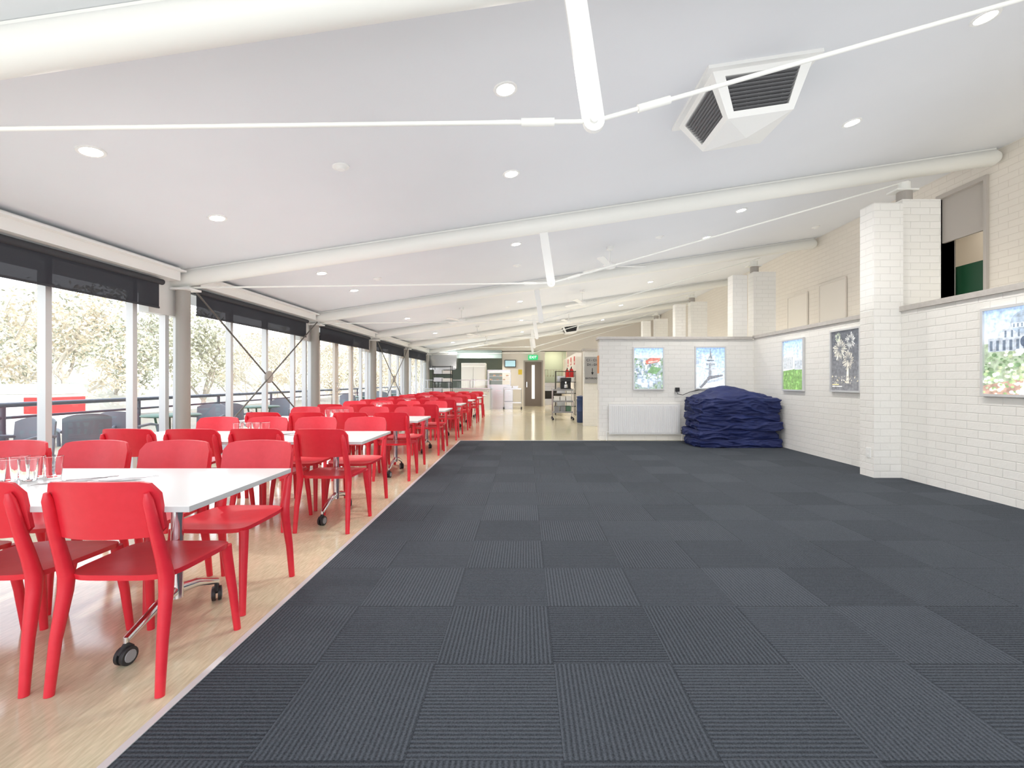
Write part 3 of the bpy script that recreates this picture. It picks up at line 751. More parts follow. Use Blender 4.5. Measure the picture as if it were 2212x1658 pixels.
P5+=[(R(0.04,0.50,0.97,0.66),(0.44,0.49,0.56)),(R(0.20,0.64,0.78,0.76),(0.52,0.57,0.64)),(R(0.26,0.76,0.60,0.81),(0.58,0.63,0.69)),(circ(0.43,0.82,0.15,0.9,20),(0.36,0.44,0.54)),(R(0.29,0.76,0.57,0.82),(0.55,0.60,0.66))]
for i in range(13): P5.append((R(0.06+i*.07,0.51,0.09+i*.07,0.63),(0.14,0.18,0.24)))
for i in range(8): P5.append((R(0.22+i*.068,0.66,0.24+i*.068,0.74),(0.18,0.23,0.30)))
for i in range(6): P5.append((R(0.31+i*.04,0.77,0.325+i*.04,0.81),(0.18,0.23,0.30)))
P5+=[(circ(0.43,0.60,0.05,1.3),(0.10,0.13,0.19)),([(0.30,0.44),(0.60,0.44),(0.56,0.52),(0.34,0.52)],(0.66,0.68,0.70))]
P5+=speckle(0,1,0.22,0.50,150,gr+[(0.50,0.58,0.38),(0.68,0.72,0.62)],0.012,0.035)
P5+=[([(0,0.0),(1,0),(1,0.14),(0.5,0.20),(0,0.10)],(0.50,0.34,0.28)),([(0.38,0),(0.95,0),(0.60,0.45),(0.50,0.45)],(0.70,0.71,0.70))]
P5+=speckle(0.0,0.45,0.0,0.24,60,[(0.70,0.78,0.55),(0.40,0.55,0.28),(0.85,0.87,0.82)],0.012,0.03)
poster((2.495,9.398,1.02),0,0.63,0.87,P1,'framed aerial city photograph with red roof and green parkland')
poster((3.745,9.398,1.03),0,0.63,0.87,P2,'framed poster of a tall pale tower against blue sky')
poster((4.638,8.00,1.03),-PI/2,0.64,0.90,P3,'framed poster of a green lawn and pale building')
poster((4.638,6.69,1.04),-PI/2,0.64,0.92,P4,'framed dark night poster with pale golden fireworks')
poster((4.638,4.22,1.05),-PI/2,0.94,0.88,P5,'framed poster of a domed stone building and gardens')

# ------------------------------------------------------------ radiator
e=empty('radiator',(2.40,9.33,0)); tag(e,'white ribbed panel radiator fixed to the brick wall','radiator')
bm=NB(); W=0.715; nb=34
box(bm,-W,W,-0.005,0.05,0.13,0.73)
for i in range(nb):
    x=-W+0.02+(2*W-0.04)*i/nb
    poly_prism(bm,[(x+0.004,-0.005),(x+0.010,-0.016),(x+0.028,-0.016),(x+0.034,-0.005)],'Z',0.16,0.70)
finish('radiator_panel',bm,'radiator',parent=e)
bm=NB()
for i in range(40):
    x=-W+0.01+(2*W-0.02)*i/40; box(bm,x,x+0.02,-0.004,0.048,0.731,0.737)
finish('top_grille',bm,'radiator',parent=e)
for s in (-1,1):
    bm=NB(); tube(bm,[(s*W,0.02,0.17),(s*(W+0.05),0.02,0.17),(s*(W+0.05),0.02,0.0)],0.011,10); finish('pipe',bm,'white',parent=e,smooth=True)
bm=NB(); tube(bm,[(W+0.05,0.02,0.14),(W+0.05,0.02,0.21)],0.02,12); finish('valve',bm,'black',parent=e,smooth=True)
e=empty('power_outlet',(3.08,9.398,1.02)); tag(e,'wall power outlet with black plug and trailing cable','power outlet')
bm=NB(); box(bm,-0.06,0.06,-0.012,0,-0.035,0.035); finish('outlet_plate',bm,'white',parent=e,bevel=0.003)
bm=NB(); box(bm,-0.05,0.03,-0.07,-0.012,-0.03,0.05); finish('plug',bm,'black',parent=e,bevel=0.006)
bm=NB(); tube(bm,[(-0.02,-0.05,-0.03),(-0.01,-0.06,-0.08),(0.1,-0.05,-0.10),(0.25,-0.03,-0.04),(0.5,-0.02,0.02),(0.75,-0.02,0.05)],0.006,8); finish('cable',bm,'black',parent=e,smooth=True)
bm=NB(); box(bm,-0.006,0,-0.04,0.04,-0.06,0.06); box(bm,-0.010,-0.006,-0.01,0.01,-0.04,-0.02); box(bm,-0.010,-0.006,-0.01,0.01,0.02,0.04)
o=finish('wall_socket',bm,'white',loc=(4.30,5.80,0.31)); tag(o,'white double wall socket on the brick pier','wall socket')

# ------------------------------------------------------------ navy cushions
def cushion(w,d,h,seed,dome,loc,rz,lab,amp=1.0,peaks=()):
    bm=NB(); bmesh.ops.create_cube(bm,size=2); bmesh.ops.subdivide_edges(bm,edges=bm.edges[:],cuts=59,use_grid_fill=True)
    off=Vector((seed*7.1,seed*3.3,seed))
    for v in bm.verts:
        c=v.co.copy(); s=c.normalized()
        k=0.24
        q=Vector((c.x*(1-k)+s.x*k*1.15, c.y*(1-k)+s.y*k*1.15, (c.z*(1-k)+s.z*k)))
        q.x*=w/2; q.y*=d/2; r=math.sqrt((q.x/(w/2))**2+(q.y/(d/2))**2)
        z=q.z*h/2
        up=(c.z*0.5+0.5)
        if dome and c.z>-0.5:
            z+=dome*max(0,1-r**2.4)*up
            for (pxx,pyy,ph,pr) in peaks:
                dd=math.hypot(q.x-pxx,q.y-pyy)/pr
                z+=ph*math.exp(-dd*dd)*up
        q.z=z+h/2
        wv=Vector((q.x+0.15*noise.noise(q*3+off),q.y,q.z+0.06*noise.noise(q*2.5+off*2)))
        n1=noise.noise(q*2.2+off)
        n2=1-min(1,abs(noise.noise(Vector((wv.x*2.0,wv.y*3.0,wv.z*12))+off))*3.4)
        n3=1-min(1,abs(noise.noise(Vector((wv.x*5,wv.y*6,wv.z*20))+off*2))*3.2)
        n5=1-min(1,abs(noise.noise(Vector((wv.x*11,wv.y*10,wv.z*26))+off*3))*3.0)
        disp=(n1*0.045+(n2-.4)*0.032+(n3-.4)*0.014+(n5-.4)*0.006)*amp
        q+=Vector((s.x,s.y,s.z*0.5))*disp
        if c.z<0.0: q.z-=0.02*max(0,r-.5)
        if q.z<0.0: q.z=0.0
        v.co=q
    o=finish('floor_cushion',bm,'navy',loc=loc,smooth=False,rot=(0,0,rz))
    for p in o.data.polygons: p.use_smooth=True
    tag(o,lab,'cushion','stacked navy floor cushions')
z=0.009
specs=[(1.56,0.88,0.16,0.0),(1.50,0.84,0.16,0.05),(1.55,0.86,0.16,-0.04),(1.49,0.84,0.16,0.03)]
for i,(w,d_,h,rz) in enumerate(specs):
    cushion(w,d_,h,i+1,0,(3.83+(0.02,-0.03,0.02,0.0)[i],8.68,z+i*0.152),rz,'crumpled navy fabric floor cushion lying in a stack')
cushion(1.48,0.86,0.28,8,0.13,(3.85,8.68,z+4*0.152),0.03,'crumpled navy fabric floor cushion heaped on top of the stack',1.15,((-0.14,0,0.08,0.30),))

# ------------------------------------------------------------ signs
e=empty('direction_sign',(1.775,12.27,1.14)); tag(e,'grey wall sign pointing to rooms and bathroom','sign')
bm=NB(); box(bm,-0.20,0.20,0.0,0.03,0,0.70); finish('sign_panel',bm,'signgrey',parent=e)
RX=(PI/2,0,0)
for t,zz in (('C1 - C10',0.61),('D1 - D9',0.49),('BATHROOM',0.13)):
    text_mesh(t,0.085 if t!='BATHROOM' else 0.066,'black',(0.0,-0.003,zz),RX,e)
bm=NB(); box(bm,-0.008,0.008,-0.005,0,0.28,0.40); poly_prism(bm,[(-0.035,0.29),(0.035,0.29),(0,0.22)],'Y',-0.005,0); finish('arrow',bm,'black',parent=e)
e=empty('exit_sign',(0.36,21.85,2.2)); tag(e,'green illuminated EXIT sign above the brown door','exit sign')
bm=NB(); box(bm,-0.22,0.22,0,0.15,0,0.22); finish('sign_box',bm,'exitgreen',parent=e)
text_mesh('EXIT',0.17,'exitwhite',(0.0,-0.004,0.11),RX,e)
bm=NB(); box(bm,-0.012,0,-0.09,0.09,0,0.36); o=finish('wall_notice',bm,'orange',loc=(1.50,9.515,1.36)); tag(o,'orange notice on the partition wall end','notice')
bm=NB(); box(bm,-0.012,0,-0.06,0.06,0,0.30); o=finish('wall_notice',bm,'laminate',loc=(1.50,9.515,1.02)); tag(o,'narrow white notice on the partition wall end','notice')
bm=NB(); box(bm,-0.09,0.09,-0.01,0,0,0.24); o=finish('wall_notice',bm,'yellow',loc=(-0.25,22.0,1.5)); tag(o,'small yellow notice beside the brown door','notice')

# ------------------------------------------------------------ kitchen / servery
def prop(name,label,cat,loc): 
    e=empty(name,loc); tag(e,label,cat); return e
e=prop('servery_counter','long stainless steel servery counter with glass guard','counter',(-2.95,19.6,0))
bm=NB(); box(bm,-1.25,1.45,-0.35,0.35,0.0,0.86); finish('counter_body',bm,'warmwhite',parent=e)
bm=NB(); box(bm,-1.28,1.48,-0.42,0.38,0.86,0.90); finish('counter_top',bm,'steel',parent=e)
bm=NB(); box(bm,-1.25,1.45,-0.62,-0.42,0.78,0.80)
for x in (-1.2,-0.3,0.6,1.4): box(bm,x,x+0.03,-0.6,-0.35,0.75,0.78)
finish('tray_rail',bm,'steel',parent=e)
bm=NB(); v=[bm.verts.new(p) for p in ((-1.2,-0.2,0.92),(1.4,-0.2,0.92),(1.4,-0.2,1.22),(-1.2,-0.2,1.22))]; bm.faces.new(v); finish('glass_guard',bm,'glass',parent=e)
bm=NB(); box(bm,-1.22,1.42,-0.35,0.1,1.22,1.25)
for x in (-1.2,-0.3,0.6,1.38): box(bm,x,x+0.03,-0.03,0.0,0.9,1.22)
finish('guard_shelf',bm,'steel',parent=e)
def rack(x,y,hh,zs,lab):
    e=prop('shelf_rack',lab,'shelf rack',(x,y,0))
    for a in (-0.35,0.33):
        for b in (-0.2,0.18):
            bm=NB(); box(bm,a,a+0.02,b,b+0.02,0,hh); finish('rack_post',bm,'black',parent=e)
    for zz in zs:
        bm=NB(); box(bm,-0.36,0.36,-0.21,0.21,zz,zz+0.02); finish('shelf',bm,'black',parent=e)
rack(-3.2,17.9,1.78,(0.3,0.75,1.15,1.45,1.74),'black open shelf rack holding trays and crockery')
def crate(x,y,z,w,d,h,mat,lab,cat='tray',name='storage_tray'):
    bm=NB(); t=0.012
    box(bm,-w/2,w/2,-d/2,d/2,0,t); box(bm,-w/2,-w/2+t,-d/2,d/2,t,h); box(bm,w/2-t,w/2,-d/2,d/2,t,h); box(bm,-w/2+t,w/2-t,-d/2,-d/2+t,t,h); box(bm,-w/2+t,w/2-t,d/2-t,d/2,t,h)
    box(bm,-w/2-0.01,w/2+0.01,-d/2-0.01,-d/2,h-0.02,h); box(bm,-w/2-0.01,w/2+0.01,d/2,d/2+0.01,h-0.02,h)
    o=finish(name,bm,mat,loc=(x,y,z)); tag(o,lab,cat); return o
for zz in (0.32,0.77,1.17,1.47):
    crate(-3.36,17.9,zz,0.3,0.3,0.16,'steel','steel food tray on the black rack'); crate(-3.02,17.9,zz,0.3,0.3,0.13,'warmwhite','white tray on the black rack')
e=prop('display_warmer','glass food warmer cabinet with warm lights inside','food warmer',(-1.15,20.4,0.9))
bm=NB(); box(bm,-0.5,0.5,-0.3,0.3,0,0.14); box(bm,-0.5,0.5,-0.3,0.3,0.70,0.78)
for x in (-0.5,0.47):
    for y in (-0.3,0.27): box(bm,x,x+0.03,y,y+0.03,0.14,0.7)
finish('cabinet_frame',bm,'steel',parent=e)
for zz in (0.32,0.5):
    bm=NB(); box(bm,-0.47,0.47,-0.27,0.27,zz,zz+0.01); finish('shelf',bm,'steel',parent=e)
bm=NB(); box(bm,-0.45,0.45,-0.05,0.05,0.66,0.69); finish('heat_lamp',bm,'warmlamp',parent=e)
bm=NB(); v=[bm.verts.new(p) for p in ((-0.47,-0.29,0.14),(0.47,-0.29,0.14),(0.47,-0.29,0.7),(-0.47,-0.29,0.7))]; bm.faces.new(v); finish('glass_pane',bm,'glass',parent=e)
for j in range(6):
    bm=NB(); lathe(bm,[(0.001,0),(0.05,0.0),(0.06,0.03),(0.04,0.05),(0.001,0.055)],14); o=finish('pie',bm,'pastry',loc=(-1.5+j*0.14,20.3,1.231+(0.18 if j%2 else 0)),smooth=True); tag(o,'golden baked pie in the food warmer','pie','pies in the warmer')
e=prop('kitchen_bench','stainless steel kitchen bench under the warmer','bench',(-1.15,20.4,0))
bm=NB(); box(bm,-0.62,0.62,-0.35,0.35,0.86,0.90); finish('bench_top',bm,'steel',parent=e)
bm=NB(); box(bm,-0.6,0.6,-0.33,0.33,0.0,0.86); finish('bench_body',bm,'steel',parent=e)
for k in range(3):
    bm=NB(); box(bm,-0.58+k*0.395,-0.58+k*0.395+0.37,-0.345,-0.331,0.14,0.83); dd=finish('cabinet_door',bm,'steel',parent=e)
    bm=NB(); box(bm,-0.58+k*0.395+0.05,-0.58+k*0.395+0.30,-0.37,-0.345,0.77,0.785); finish('door_handle',bm,'chrome',parent=dd)
e=prop('upright_fridge','white upright commercial fridge in the kitchen','fridge',(-2.35,21.2,0))
bm=NB(); box(bm,-0.55,0.55,-0.3,0.3,0.0,2.0); finish('fridge_body',bm,'warmwhite',parent=e,bevel=0.01)
for s in (-1,1):
    bm=NB(); box(bm,0.01 if s>0 else -0.53,0.53 if s>0 else -0.01,-0.335,-0.301,0.1,1.85); dd=finish('fridge_door',bm,'warmwhite',parent=e,bevel=0.005)
    bm=NB(); box(bm,s*0.05-0.01,s*0.05+0.01,-0.37,-0.335,0.9,1.3); finish('door_handle',bm,'chrome',parent=dd)
e=prop('range_hood','steel extraction hood over the servery','range hood',(-3.7,21.1,1.75))
bm=NB(); poly_prism(bm,[(-0.4,0),(0.35,0),(0.35,0.75),(-0.15,0.75)],'X',-0.6,0.6); finish('hood_shell',bm,'steel',parent=e)
bm=NB(); box(bm,-0.58,0.58,-0.42,-0.38,-0.05,0.03); finish('hood_lip',bm,'steel',parent=e)
def trolley(loc,w,d,h,shelves,lab,mat='steel'):
    e=prop('service_trolley',lab,'trolley',loc)
    for x in (-w/2,w/2):
        for y in (-d/2,d/2):
            bm=NB(); tube(bm,[(x,y,0.1),(x,y,h)],0.012,8); finish('leg',bm,'steel',parent=e,smooth=True)
    bm=NB(); tube(bm,[(-w/2,-d/2,h),(-w/2,-d/2,h+0.06),(-w/2,d/2,h+0.06),(-w/2,d/2,h)],0.012,8)
    finish('handle',bm,'steel',parent=e,smooth=True)
    for z in shelves:
        bm=NB(); box(bm,-w/2,w/2,-d/2,d/2,z,z+0.02); box(bm,-w/2,w/2,-d/2-0.006,-d/2,z,z+0.05); finish('shelf',bm,mat,parent=e)
    for x in (-w/2,w/2):
        for y in (-d/2,d/2):
            c=cast_me.copy(); COL.objects.link(c); c.parent=e; c.location=(x,y,0); c.rotation_euler=(0,0,0.3)
    return e
trolley((-0.55,20.0,0),0.75,0.5,0.86,(0.25,0.84),'stainless steel trolley standing by the brown door')
for dx in (-0.15,0.12):
    crate(-0.55+dx,20.0,0.86,0.22,0.3,0.12,'steel','steel food pan on the trolley','food pan','food_pan')
trolley((1.15,14.4,0),0.62,0.45,0.92,(0.22,0.55,0.90),'grey three-tier service trolley with cups and tubs','grey_plastic')
for dx in (-0.18,0.0,0.18):
    crate(1.15+dx,14.4,0.57,0.15,0.3,0.16,'warmwhite','white tub on the service trolley','tub','storage_tub')
    crate(1.15+dx,14.4,0.24,0.15,0.3,0.18,'outgreen' if dx>0 else 'grey_plastic','plastic tub on the lower trolley shelf','tub','storage_tub')
e=prop('coffee_machine','black and chrome coffee machine on the service trolley','coffee machine',(1.25,14.4,0.92))
bm=NB(); box(bm,-0.16,0.16,-0.18,0.18,0,0.06); box(bm,-0.16,0.16,0.0,0.18,0.06,0.34); box(bm,-0.16,0.16,-0.17,0.18,0.26,0.38); finish('machine_body',bm,'black',parent=e,bevel=0.008)
bm=NB(); tube(bm,[(0,-0.1,0.26),(0,-0.1,0.2)],0.03,14); finish('coffee_spout',bm,'chrome',parent=e,smooth=True)
bm=NB(); lathe(bm,[(0.05,0),(0.06,0.01),(0.055,0.1),(0.04,0.12)],16,c=(0,-0.1,0.061)); finish('coffee_jug',bm,'steel',parent=e,smooth=True)
rack(1.40,16.3,1.55,(0.3,0.75,1.15,1.52),'black open shelf rack beside the partition')
for zz in (0.32,0.77,1.17):
    crate(1.25,16.3,zz,0.28,0.3,0.2,'steel','steel food tray on the black rack'); crate(1.57,16.3,zz,0.26,0.3,0.16,'warmwhite','white tray on the black rack')
e=prop('water_drum','tall blue plastic drum beside the partition','drum',(1.60,13.4,0))
bm=NB(); lathe(bm,[(0.10,0),(0.115,0.02),(0.115,0.3),(0.12,0.31),(0.12,0.34),(0.115,0.35),(0.115,0.62),(0.12,0.63),(0.12,0.66),(0.10,0.72)],20); finish('drum_body',bm,'blueplastic',parent=e,smooth=True)
bm=NB(); lathe(bm,[(0.12,0.72),(0.122,0.75),(0.02,0.78)],20); finish('drum_lid',bm,'blueplastic',parent=e,smooth=True)
e=prop('wall_television','small flat television hung by the door','television',(-0.72,21.96,1.85))
bm=NB(); box(bm,-0.27,0.27,-0.05,0.03,0,0.34); finish('screen_housing',bm,'black',parent=e)
bm=NB(); box(bm,-0.24,0.24,-0.056,-0.05,0.03,0.31); finish('screen',bm,'screen',parent=e)
for (y,z,) in ((17.3,1.15),(19.0,1.15)):
    ex=prop('fire_extinguisher','red fire extinguisher hung on the partition','fire extinguisher',(1.715,y,z))
    bm=NB(); lathe(bm,[(0.07,0),(0.08,0.02),(0.08,0.42),(0.06,0.48),(0.025,0.52)],20); finish('cylinder_body',bm,'redsign',parent=ex,smooth=True)
    bm=NB(); tube(bm,[(0,0,0.5),(0,0,0.56)],0.02,10); box(bm,-0.015,0.015,-0.1,0.05,0.56,0.58); tube(bm,[(0,-0.03,0.54),(-0.06,-0.09,0.48),(-0.07,-0.1,0.2)],0.01,8); finish('valve_and_hose',bm,'black',parent=ex,smooth=True)
    bm=NB(); box(bm,0.05,0.085,-0.03,0.03,0.3,0.34); finish('wall_bracket',bm,'steel',parent=ex)
for (y,z) in ((17.0,1.80),(18.3,1.82),(19.5,1.8)):
    bm=NB(); box(bm,-0.008,0,-0.16,0.16,0,0.3); box(bm,-0.010,-0.008,-0.1,0.1,0.05,0.13,1); o=finish('fire_sign',bm,['redsign','white'],loc=(1.80,y,z)); tag(o,'red and white fire safety sign on the partition','sign','fire signs')
e=prop('kitchen_range','stainless cooking bench inside the lit kitchen','cooker',(1.4,23.6,0))
bm=NB(); box(bm,-0.5,0.5,-0.35,0.35,0.0,0.9); finish('range_body',bm,'steel',parent=e); 
bm=NB(); box(bm,-0.5,0.5,0.30,0.36,0.9,1.1); finish('splash_back',bm,'steel',parent=e)
bm=NB(); box(bm,-0.42,0.42,-0.37,-0.35,0.3,0.7); finish('oven_door',bm,'black',parent=e)
e=prop('utensil_rail','steel rail with hanging ladles in the kitchen','utensil rail',(1.4,23.2,1.75))
bm=NB(); tube(bm,[(-0.45,0,0.9),(-0.45,0,0),(0.45,0,0),(0.45,0,0.9)],0.01,8); finish('rail_bar',bm,'steel',parent=e,smooth=True)
for k in range(7):
    x=-0.42+k*0.14
    bm=NB(); tube(bm,[(0,0,0),(0,0,-0.28)],0.006,6); lathe(bm,[(0.04,-0.28),(0.03,-0.31),(0.001,-0.32)],12); o=finish('ladle',bm,'steel',loc=(1.4+x,23.2,1.745),smooth=True); tag(o,'steel ladle hanging from the kitchen rail','ladle','hanging kitchen ladles')

# ------------------------------------------------------------ outside
bm=NB(); 
nx,ny=40,30; grid=[[None]*(ny+1) for _ in range(nx+1)]
for i in range(nx+1):
    for j in range(ny+1):
        x=-6.6-110*i/nx; y=-50+220*j/ny
        z=-0.9
        dist=-x-32
        if dist>0: z+=min(12,dist*0.36)+noise.noise(Vector((x*.05,y*.05,0)))*2
        z+=noise.noise(Vector((x*.2,y*.2,1)))*0.15*min(1,max(0,(-x-9)/5))
        grid[i][j]=bm.verts.new((x,y,z))
for i in range(nx):
    for j in range(ny): 
        f=bm.faces.new((grid[i][j],grid[i+1][j],grid[i+1][j+1],grid[i][j+1])); f.material_index=1 if i>9 else 0
o=finish('ground',bm,['ground','hill'],smooth=True); struct(o,'dry grassy ground rising to wooded hill')
bm=NB(); box(bm,-6.3,-4.7,-4,24,-0.15,-0.03)
struct(finish('deck',bm,'deck'),'grey timber deck outside the windows')
e=empty('deck_railing',(-6.1,10,-0.03)); tag(e,'dark grey tubular deck railing with perforated mesh panels','railing')
bm=NB(); tube(bm,[(0,-13,0.95),(0,14,0.95)],0.03,12); finish('top_rail',bm,'rail',parent=e,smooth=True)
bm=NB(); tube(bm,[(0,-13,0.80),(0,14,0.80)],0.018,10); finish('mid_rail',bm,'rail',parent=e,smooth=True)
for k in range(14):
    bm=NB(); tube(bm,[(0,-12.2+k*1.9,0.0),(0,-12.2+k*1.9,0.95)],0.028,10); finish('railing_post',bm,'rail',parent=e,smooth=True)
bm=NB(); v=[bm.verts.new(p) for p in ((0,-13,0.08),(0,14,0.08),(0,14,0.72),(0,-13,0.72))]; bm.faces.new(v); finish('mesh_panel',bm,'meshpanel',parent=e)
def outchair():
    e=empty('outdoor_chair'); tag(e,'grey plastic outdoor armchair on the deck','chair','outdoor chairs on the deck')
    bm=NB(); box(bm,-0.22,0.22,-0.22,0.22,0.40,0.43); finish('seat',bm,'outgrey',parent=e,bevel=0.012)
    bm=NB(); K=10
    A=[];B_=[]
    for i in range(K+1):
        x=-0.22+0.44*i/K; y=-0.24+0.06*(x/0.22)**2; zt=0.84-0.05*(abs(x)/0.22)**3
        A.append([bm.verts.new((x,y+0.01,0.43)),bm.verts.new((x,y-0.02,zt))]); B_.append([bm.verts.new((x,y-0.01,0.43)),bm.verts.new((x,y-0.04,zt))])
    for i in range(K):
        bm.faces.new((A[i][0],A[i+1][0],A[i+1][1],A[i][1])); bm.faces.new((B_[i][0],B_[i][1],B_[i+1][1],B_[i+1][0])); bm.faces.new((A[i][1],A[i+1][1],B_[i+1][1],B_[i][1])); bm.faces.new((A[i][0],B_[i][0],B_[i+1][0],A[i+1][0]))
    for i in (0,K): bm.faces.new((A[i][0],A[i][1],B_[i][1],B_[i][0]))
    finish('backrest',bm,'outgrey',parent=e,smooth=True)
    for s in (-1,1):
        bm=NB(); tube(bm,[(s*.22,-.2,.63),(s*.26,.0,.65),(s*.25,.18,.62),(s*.24,.2,.43)],0.018,8); finish('armrest',bm,'outgrey',parent=e,smooth=True)
        for t in (-1,1):
            bm=NB(); tube(bm,[(s*.24,t*.23,0),(s*.2,t*.19,.41)],[.016,.022],8); finish('leg',bm,'outgrey',parent=e,smooth=True)
    return e
def outtable():
    e=empty('outdoor_table'); tag(e,'round green metal outdoor table on the deck','table','outdoor tables on the deck')
    bm=NB(); lathe(bm,[(0.001,0.70),(0.36,0.70),(0.38,0.715),(0.36,0.73),(0.001,0.73)],28); finish('tabletop',bm,'outgreen',parent=e,smooth=True)
    for k in range(4):
        a=PI/4+k*PI/2
        bm=NB(); tube(bm,[(math.cos(a)*.3,math.sin(a)*.3,0),(math.cos(a)*.15,math.sin(a)*.15,.4),(math.cos(a)*.2,math.sin(a)*.2,.7)],0.015,8); finish('leg',bm,'outgreen',parent=e,smooth=True)
    return e
ot=outtable(); oc=outchair(); f1=True
for y in (4.1,7.0,9.3,14.8,18):
    if f1: ot.location=(-5.35,y,-0.03); f1=False; oc.location=(-5.35,y+0.75,-0.03); oc.rotation_euler=(0,0,PI)
    else: dup(ot,(-5.35,y,-0.03)); dup(oc,(-5.35,y+0.75,-0.03),PI+0.2)
    dup(oc,(-5.35,y-0.75,-0.03),0.15)
dup(oc,(-5.45,5.75,-0.03),0.8)
e=empty('food_cart',(-15.5,14.6,-0.9)); tag(e,'white and red parked food cart on the grass','cart')
bm=NB(); box(bm,-1.0,1.0,-0.6,0.6,0.4,1.7); finish('cart_body',bm,'white',parent=e,bevel=0.05)
bm=NB(); box(bm,0.35,1.03,-0.63,0.63,1.10,1.60); finish('red_panel',bm,'redsign',parent=e,bevel=0.01)
bm=NB(); poly_prism(bm,[(-1.1,1.7),(1.1,1.7),(0.9,2.0),(-0.9,2.0)],'Y',-0.65,0.65); finish('cart_roof',bm,'warmwhite',parent=e)
for s in (-1,1):
    bm=NB(); lathe(bm,[(0.3,-0.08),(0.34,-0.06),(0.34,0.06),(0.3,0.08)],20,c=(s*0.5,-0.62,0.34),axis='Y'); finish('wheel',bm,'rubber',parent=e,smooth=True)
def make_tree(seed,H,leafy,leafmat,barkmat,lab):
    r=random.Random(seed)
    e=empty('gum_tree' if leafy else 'bare_tree'); tag(e,lab,'tree','trees outside the windows')
    bm=NB(); tips=[]
    def grow(p,d,L,rad,depth):
        pts=[p]; n_=3; q=p.copy(); dd=d.copy()
        for i in range(n_):
            dd=(dd+Vector((r.uniform(-.18,.18),r.uniform(-.18,.18),r.uniform(-.05,.12)))).normalized()
            q=q+dd*(L/n_); pts.append(q.copy())
        tube(bm,pts,[rad*(1-0.14*i) for i in range(n_+1)],6 if depth<2 else 3,caps=False)
        if depth>=(3 if leafy else 5): tips.append(q); return
        if depth>=1: tips.append(q); tips.append(pts[2])
        for i in range(5 if depth==0 else 3):
            a=r.uniform(0,2*PI); t=r.uniform(.45,1.1)
            nd=(dd+Vector((math.cos(a)*t,math.sin(a)*t,r.uniform(-.25,.35)))).normalized()
            k=r.choice((1,2,3,3)); grow(pts[k],nd,L*r.uniform(.6,.8),rad*0.55,depth+1)
    grow(Vector((0,0,0)),Vector((0,0,1)),H*0.36,H*(0.018 if leafy else 0.012),0)
    finish('trunk',bm,barkmat,parent=e)
    if leafy:
        bm=NB()
        for t in tips:
            R_=H*0.10
            for i in range(40):
                o=Vector((r.gauss(0,.5),r.gauss(0,.5),r.gauss(0,.42)))*R_
                c=t+o; s=r.uniform(0.045,0.095)*H/7
                a=Vector((r.uniform(-1,1),r.uniform(-1,1),r.uniform(-1,1))).normalized(); b=a.cross(Vector((r.uniform(-1,1),r.uniform(-1,1),r.uniform(-1,1)))).normalized()
                vs=[bm.verts.new(c+a*s*1.5),bm.verts.new(c+b*s*.7),bm.verts.new(c-a*s*1.5),bm.verts.new(c-b*s*.7)]
                bm.faces.new(vs)
        finish('foliage',bm,leafmat,parent=e)
    return e
kinds=[make_tree(1,7.5,True,'leaf1','bark','grey green gum tree beyond the deck'),
       make_tree(2,6.8,True,'leaf2','barkpale','pale brown leaved gum tree beyond the deck'),
       make_tree(3,8.0,True,'leaf3','bark','dark grey green leafy tree beyond the deck'),
       make_tree(5,5.5,False,None,'barkpale','bare pale branched winter tree beyond the deck'),
       make_tree(6,4.6,True,'leaf2','bark','low bushy brown leaved tree beyond the deck')]
used=set(); tr=random.Random(21)
pos=[]
for t in range(8000):
    ang=tr.uniform(0.17,1.22); X=tr.uniform(12,44)
    if X<19 and abs(X-15.5)<4 and abs(X/ang-13.9)<5: continue
    Y=X/ang
    if Y>115: continue
    md=5.4 if X<26 else 6.6
    if all((X-a)**2+(Y-b)**2>md*md for a,b in pos): pos.append((X,Y))
    if len(pos)>=75: break
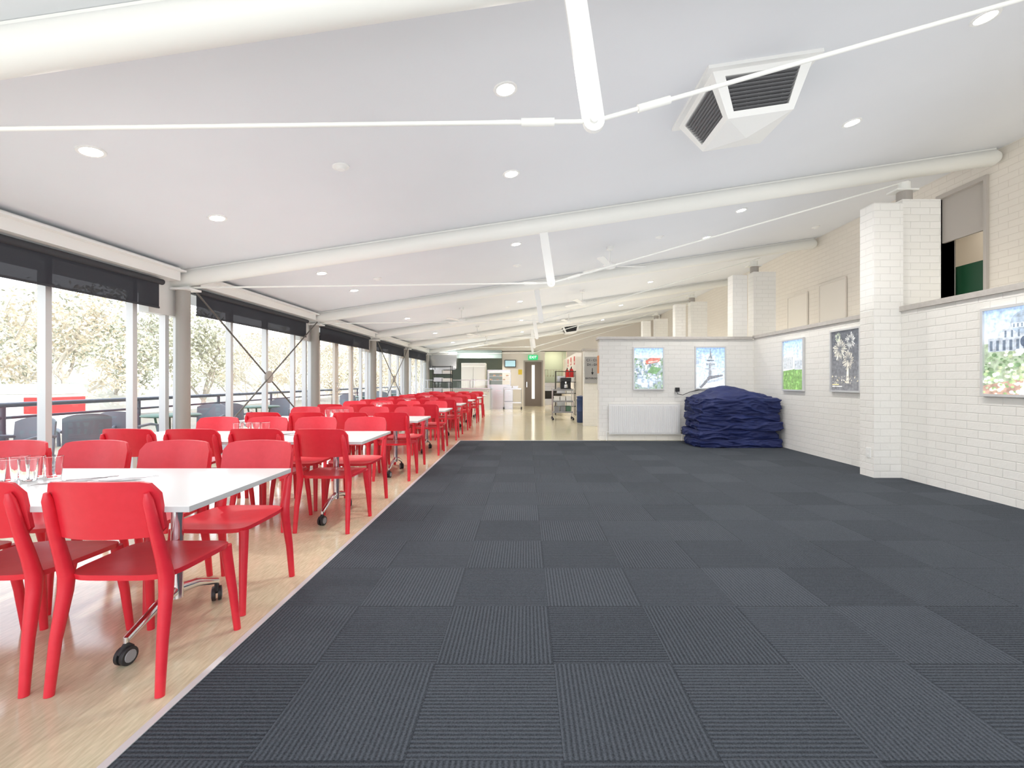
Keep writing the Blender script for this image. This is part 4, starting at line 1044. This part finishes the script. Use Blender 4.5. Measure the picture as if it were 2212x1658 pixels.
for (X,Y) in pos:
    k=tr.choice((0,0,1,1,2,3)) if X>16 else tr.choice((1,3,4,4,3))
    s=tr.uniform(0.9,1.15)
    if k not in used: o=kinds[k]; used.add(k); o.location=(-X,Y,-0.95); o.rotation_euler=(0,0,tr.uniform(0,6))
    else: o=dup(kinds[k],(-X,Y,-0.95),tr.uniform(0,6))
    if X>32: o.location.z+=min(12,(X-32)*0.36)-0.3
    o.scale=(s,s,s)

# ------------------------------------------------------------ light
w=bpy.data.worlds.new('world'); SC.world=w; w.use_nodes=True
nt=w.node_tree; bg=nt.nodes['Background']
tc=nt.nodes.new('ShaderNodeTexCoord'); sp=nt.nodes.new('ShaderNodeSeparateXYZ'); nt.links.new(tc.outputs['Generated'],sp.inputs[0])
rp=nt.nodes.new('ShaderNodeValToRGB'); rp.color_ramp.elements[0].color=(0.97,0.98,1.0,1); rp.color_ramp.elements[1].color=(0.66,0.80,1.0,1); rp.color_ramp.elements[1].position=0.8
nt.links.new(sp.outputs[2],rp.inputs[0]); nt.links.new(rp.outputs[0],bg.inputs[0]); bg.inputs[1].default_value=2.6
s=bpy.data.lights.new('sun','SUN'); s.energy=4.2; s.angle=0.02; s.color=(1,0.95,0.88); so=bpy.data.objects.new('sun',s); COL.objects.link(so)
so.rotation_euler=Vector((-0.75,0.25,-0.72)).to_track_quat('-Z','Y').to_euler()
def area(x,y,z,sx,sy,en,rot,col=(1,1,1)):
    l=bpy.data.lights.new('room_and_fill_light','AREA'); l.shape='RECTANGLE'; l.size=sx; l.size_y=sy; l.energy=en; l.color=col
    o=bpy.data.objects.new('room_and_fill_light',l); COL.objects.link(o); o.location=(x,y,z); o.rotation_euler=rot
area(1.4,23.2,2.9,0.8,1.0,60,(0,0,0),(1,0.8,0.5))
area(-2.8,21.0,2.55,3.0,0.3,60,(0,0,0),(1,0.95,0.85))
area(7.4,7.6,4.15,1,1,10,(0,0,0),(1,0.92,0.8))
# added fill: unseen upward area lights brightening the ceiling, not real fittings
area(-2.2,9.0,2.06,3.9,24,0.70*3.9*24,(PI,0,0),(0.95,0.99,1.0))
area(1.95,9.0,2.06,4.4,24,1.30*4.4*24,(PI,0,0),(0.98,0.99,1.0))
area(5.5,8.0,1.9,0.9,26,2.0*0.9*26,(PI,0,0),(1.0,0.975,0.92))
SC.view_settings.view_transform='Standard'
SC.view_settings.exposure=0.42
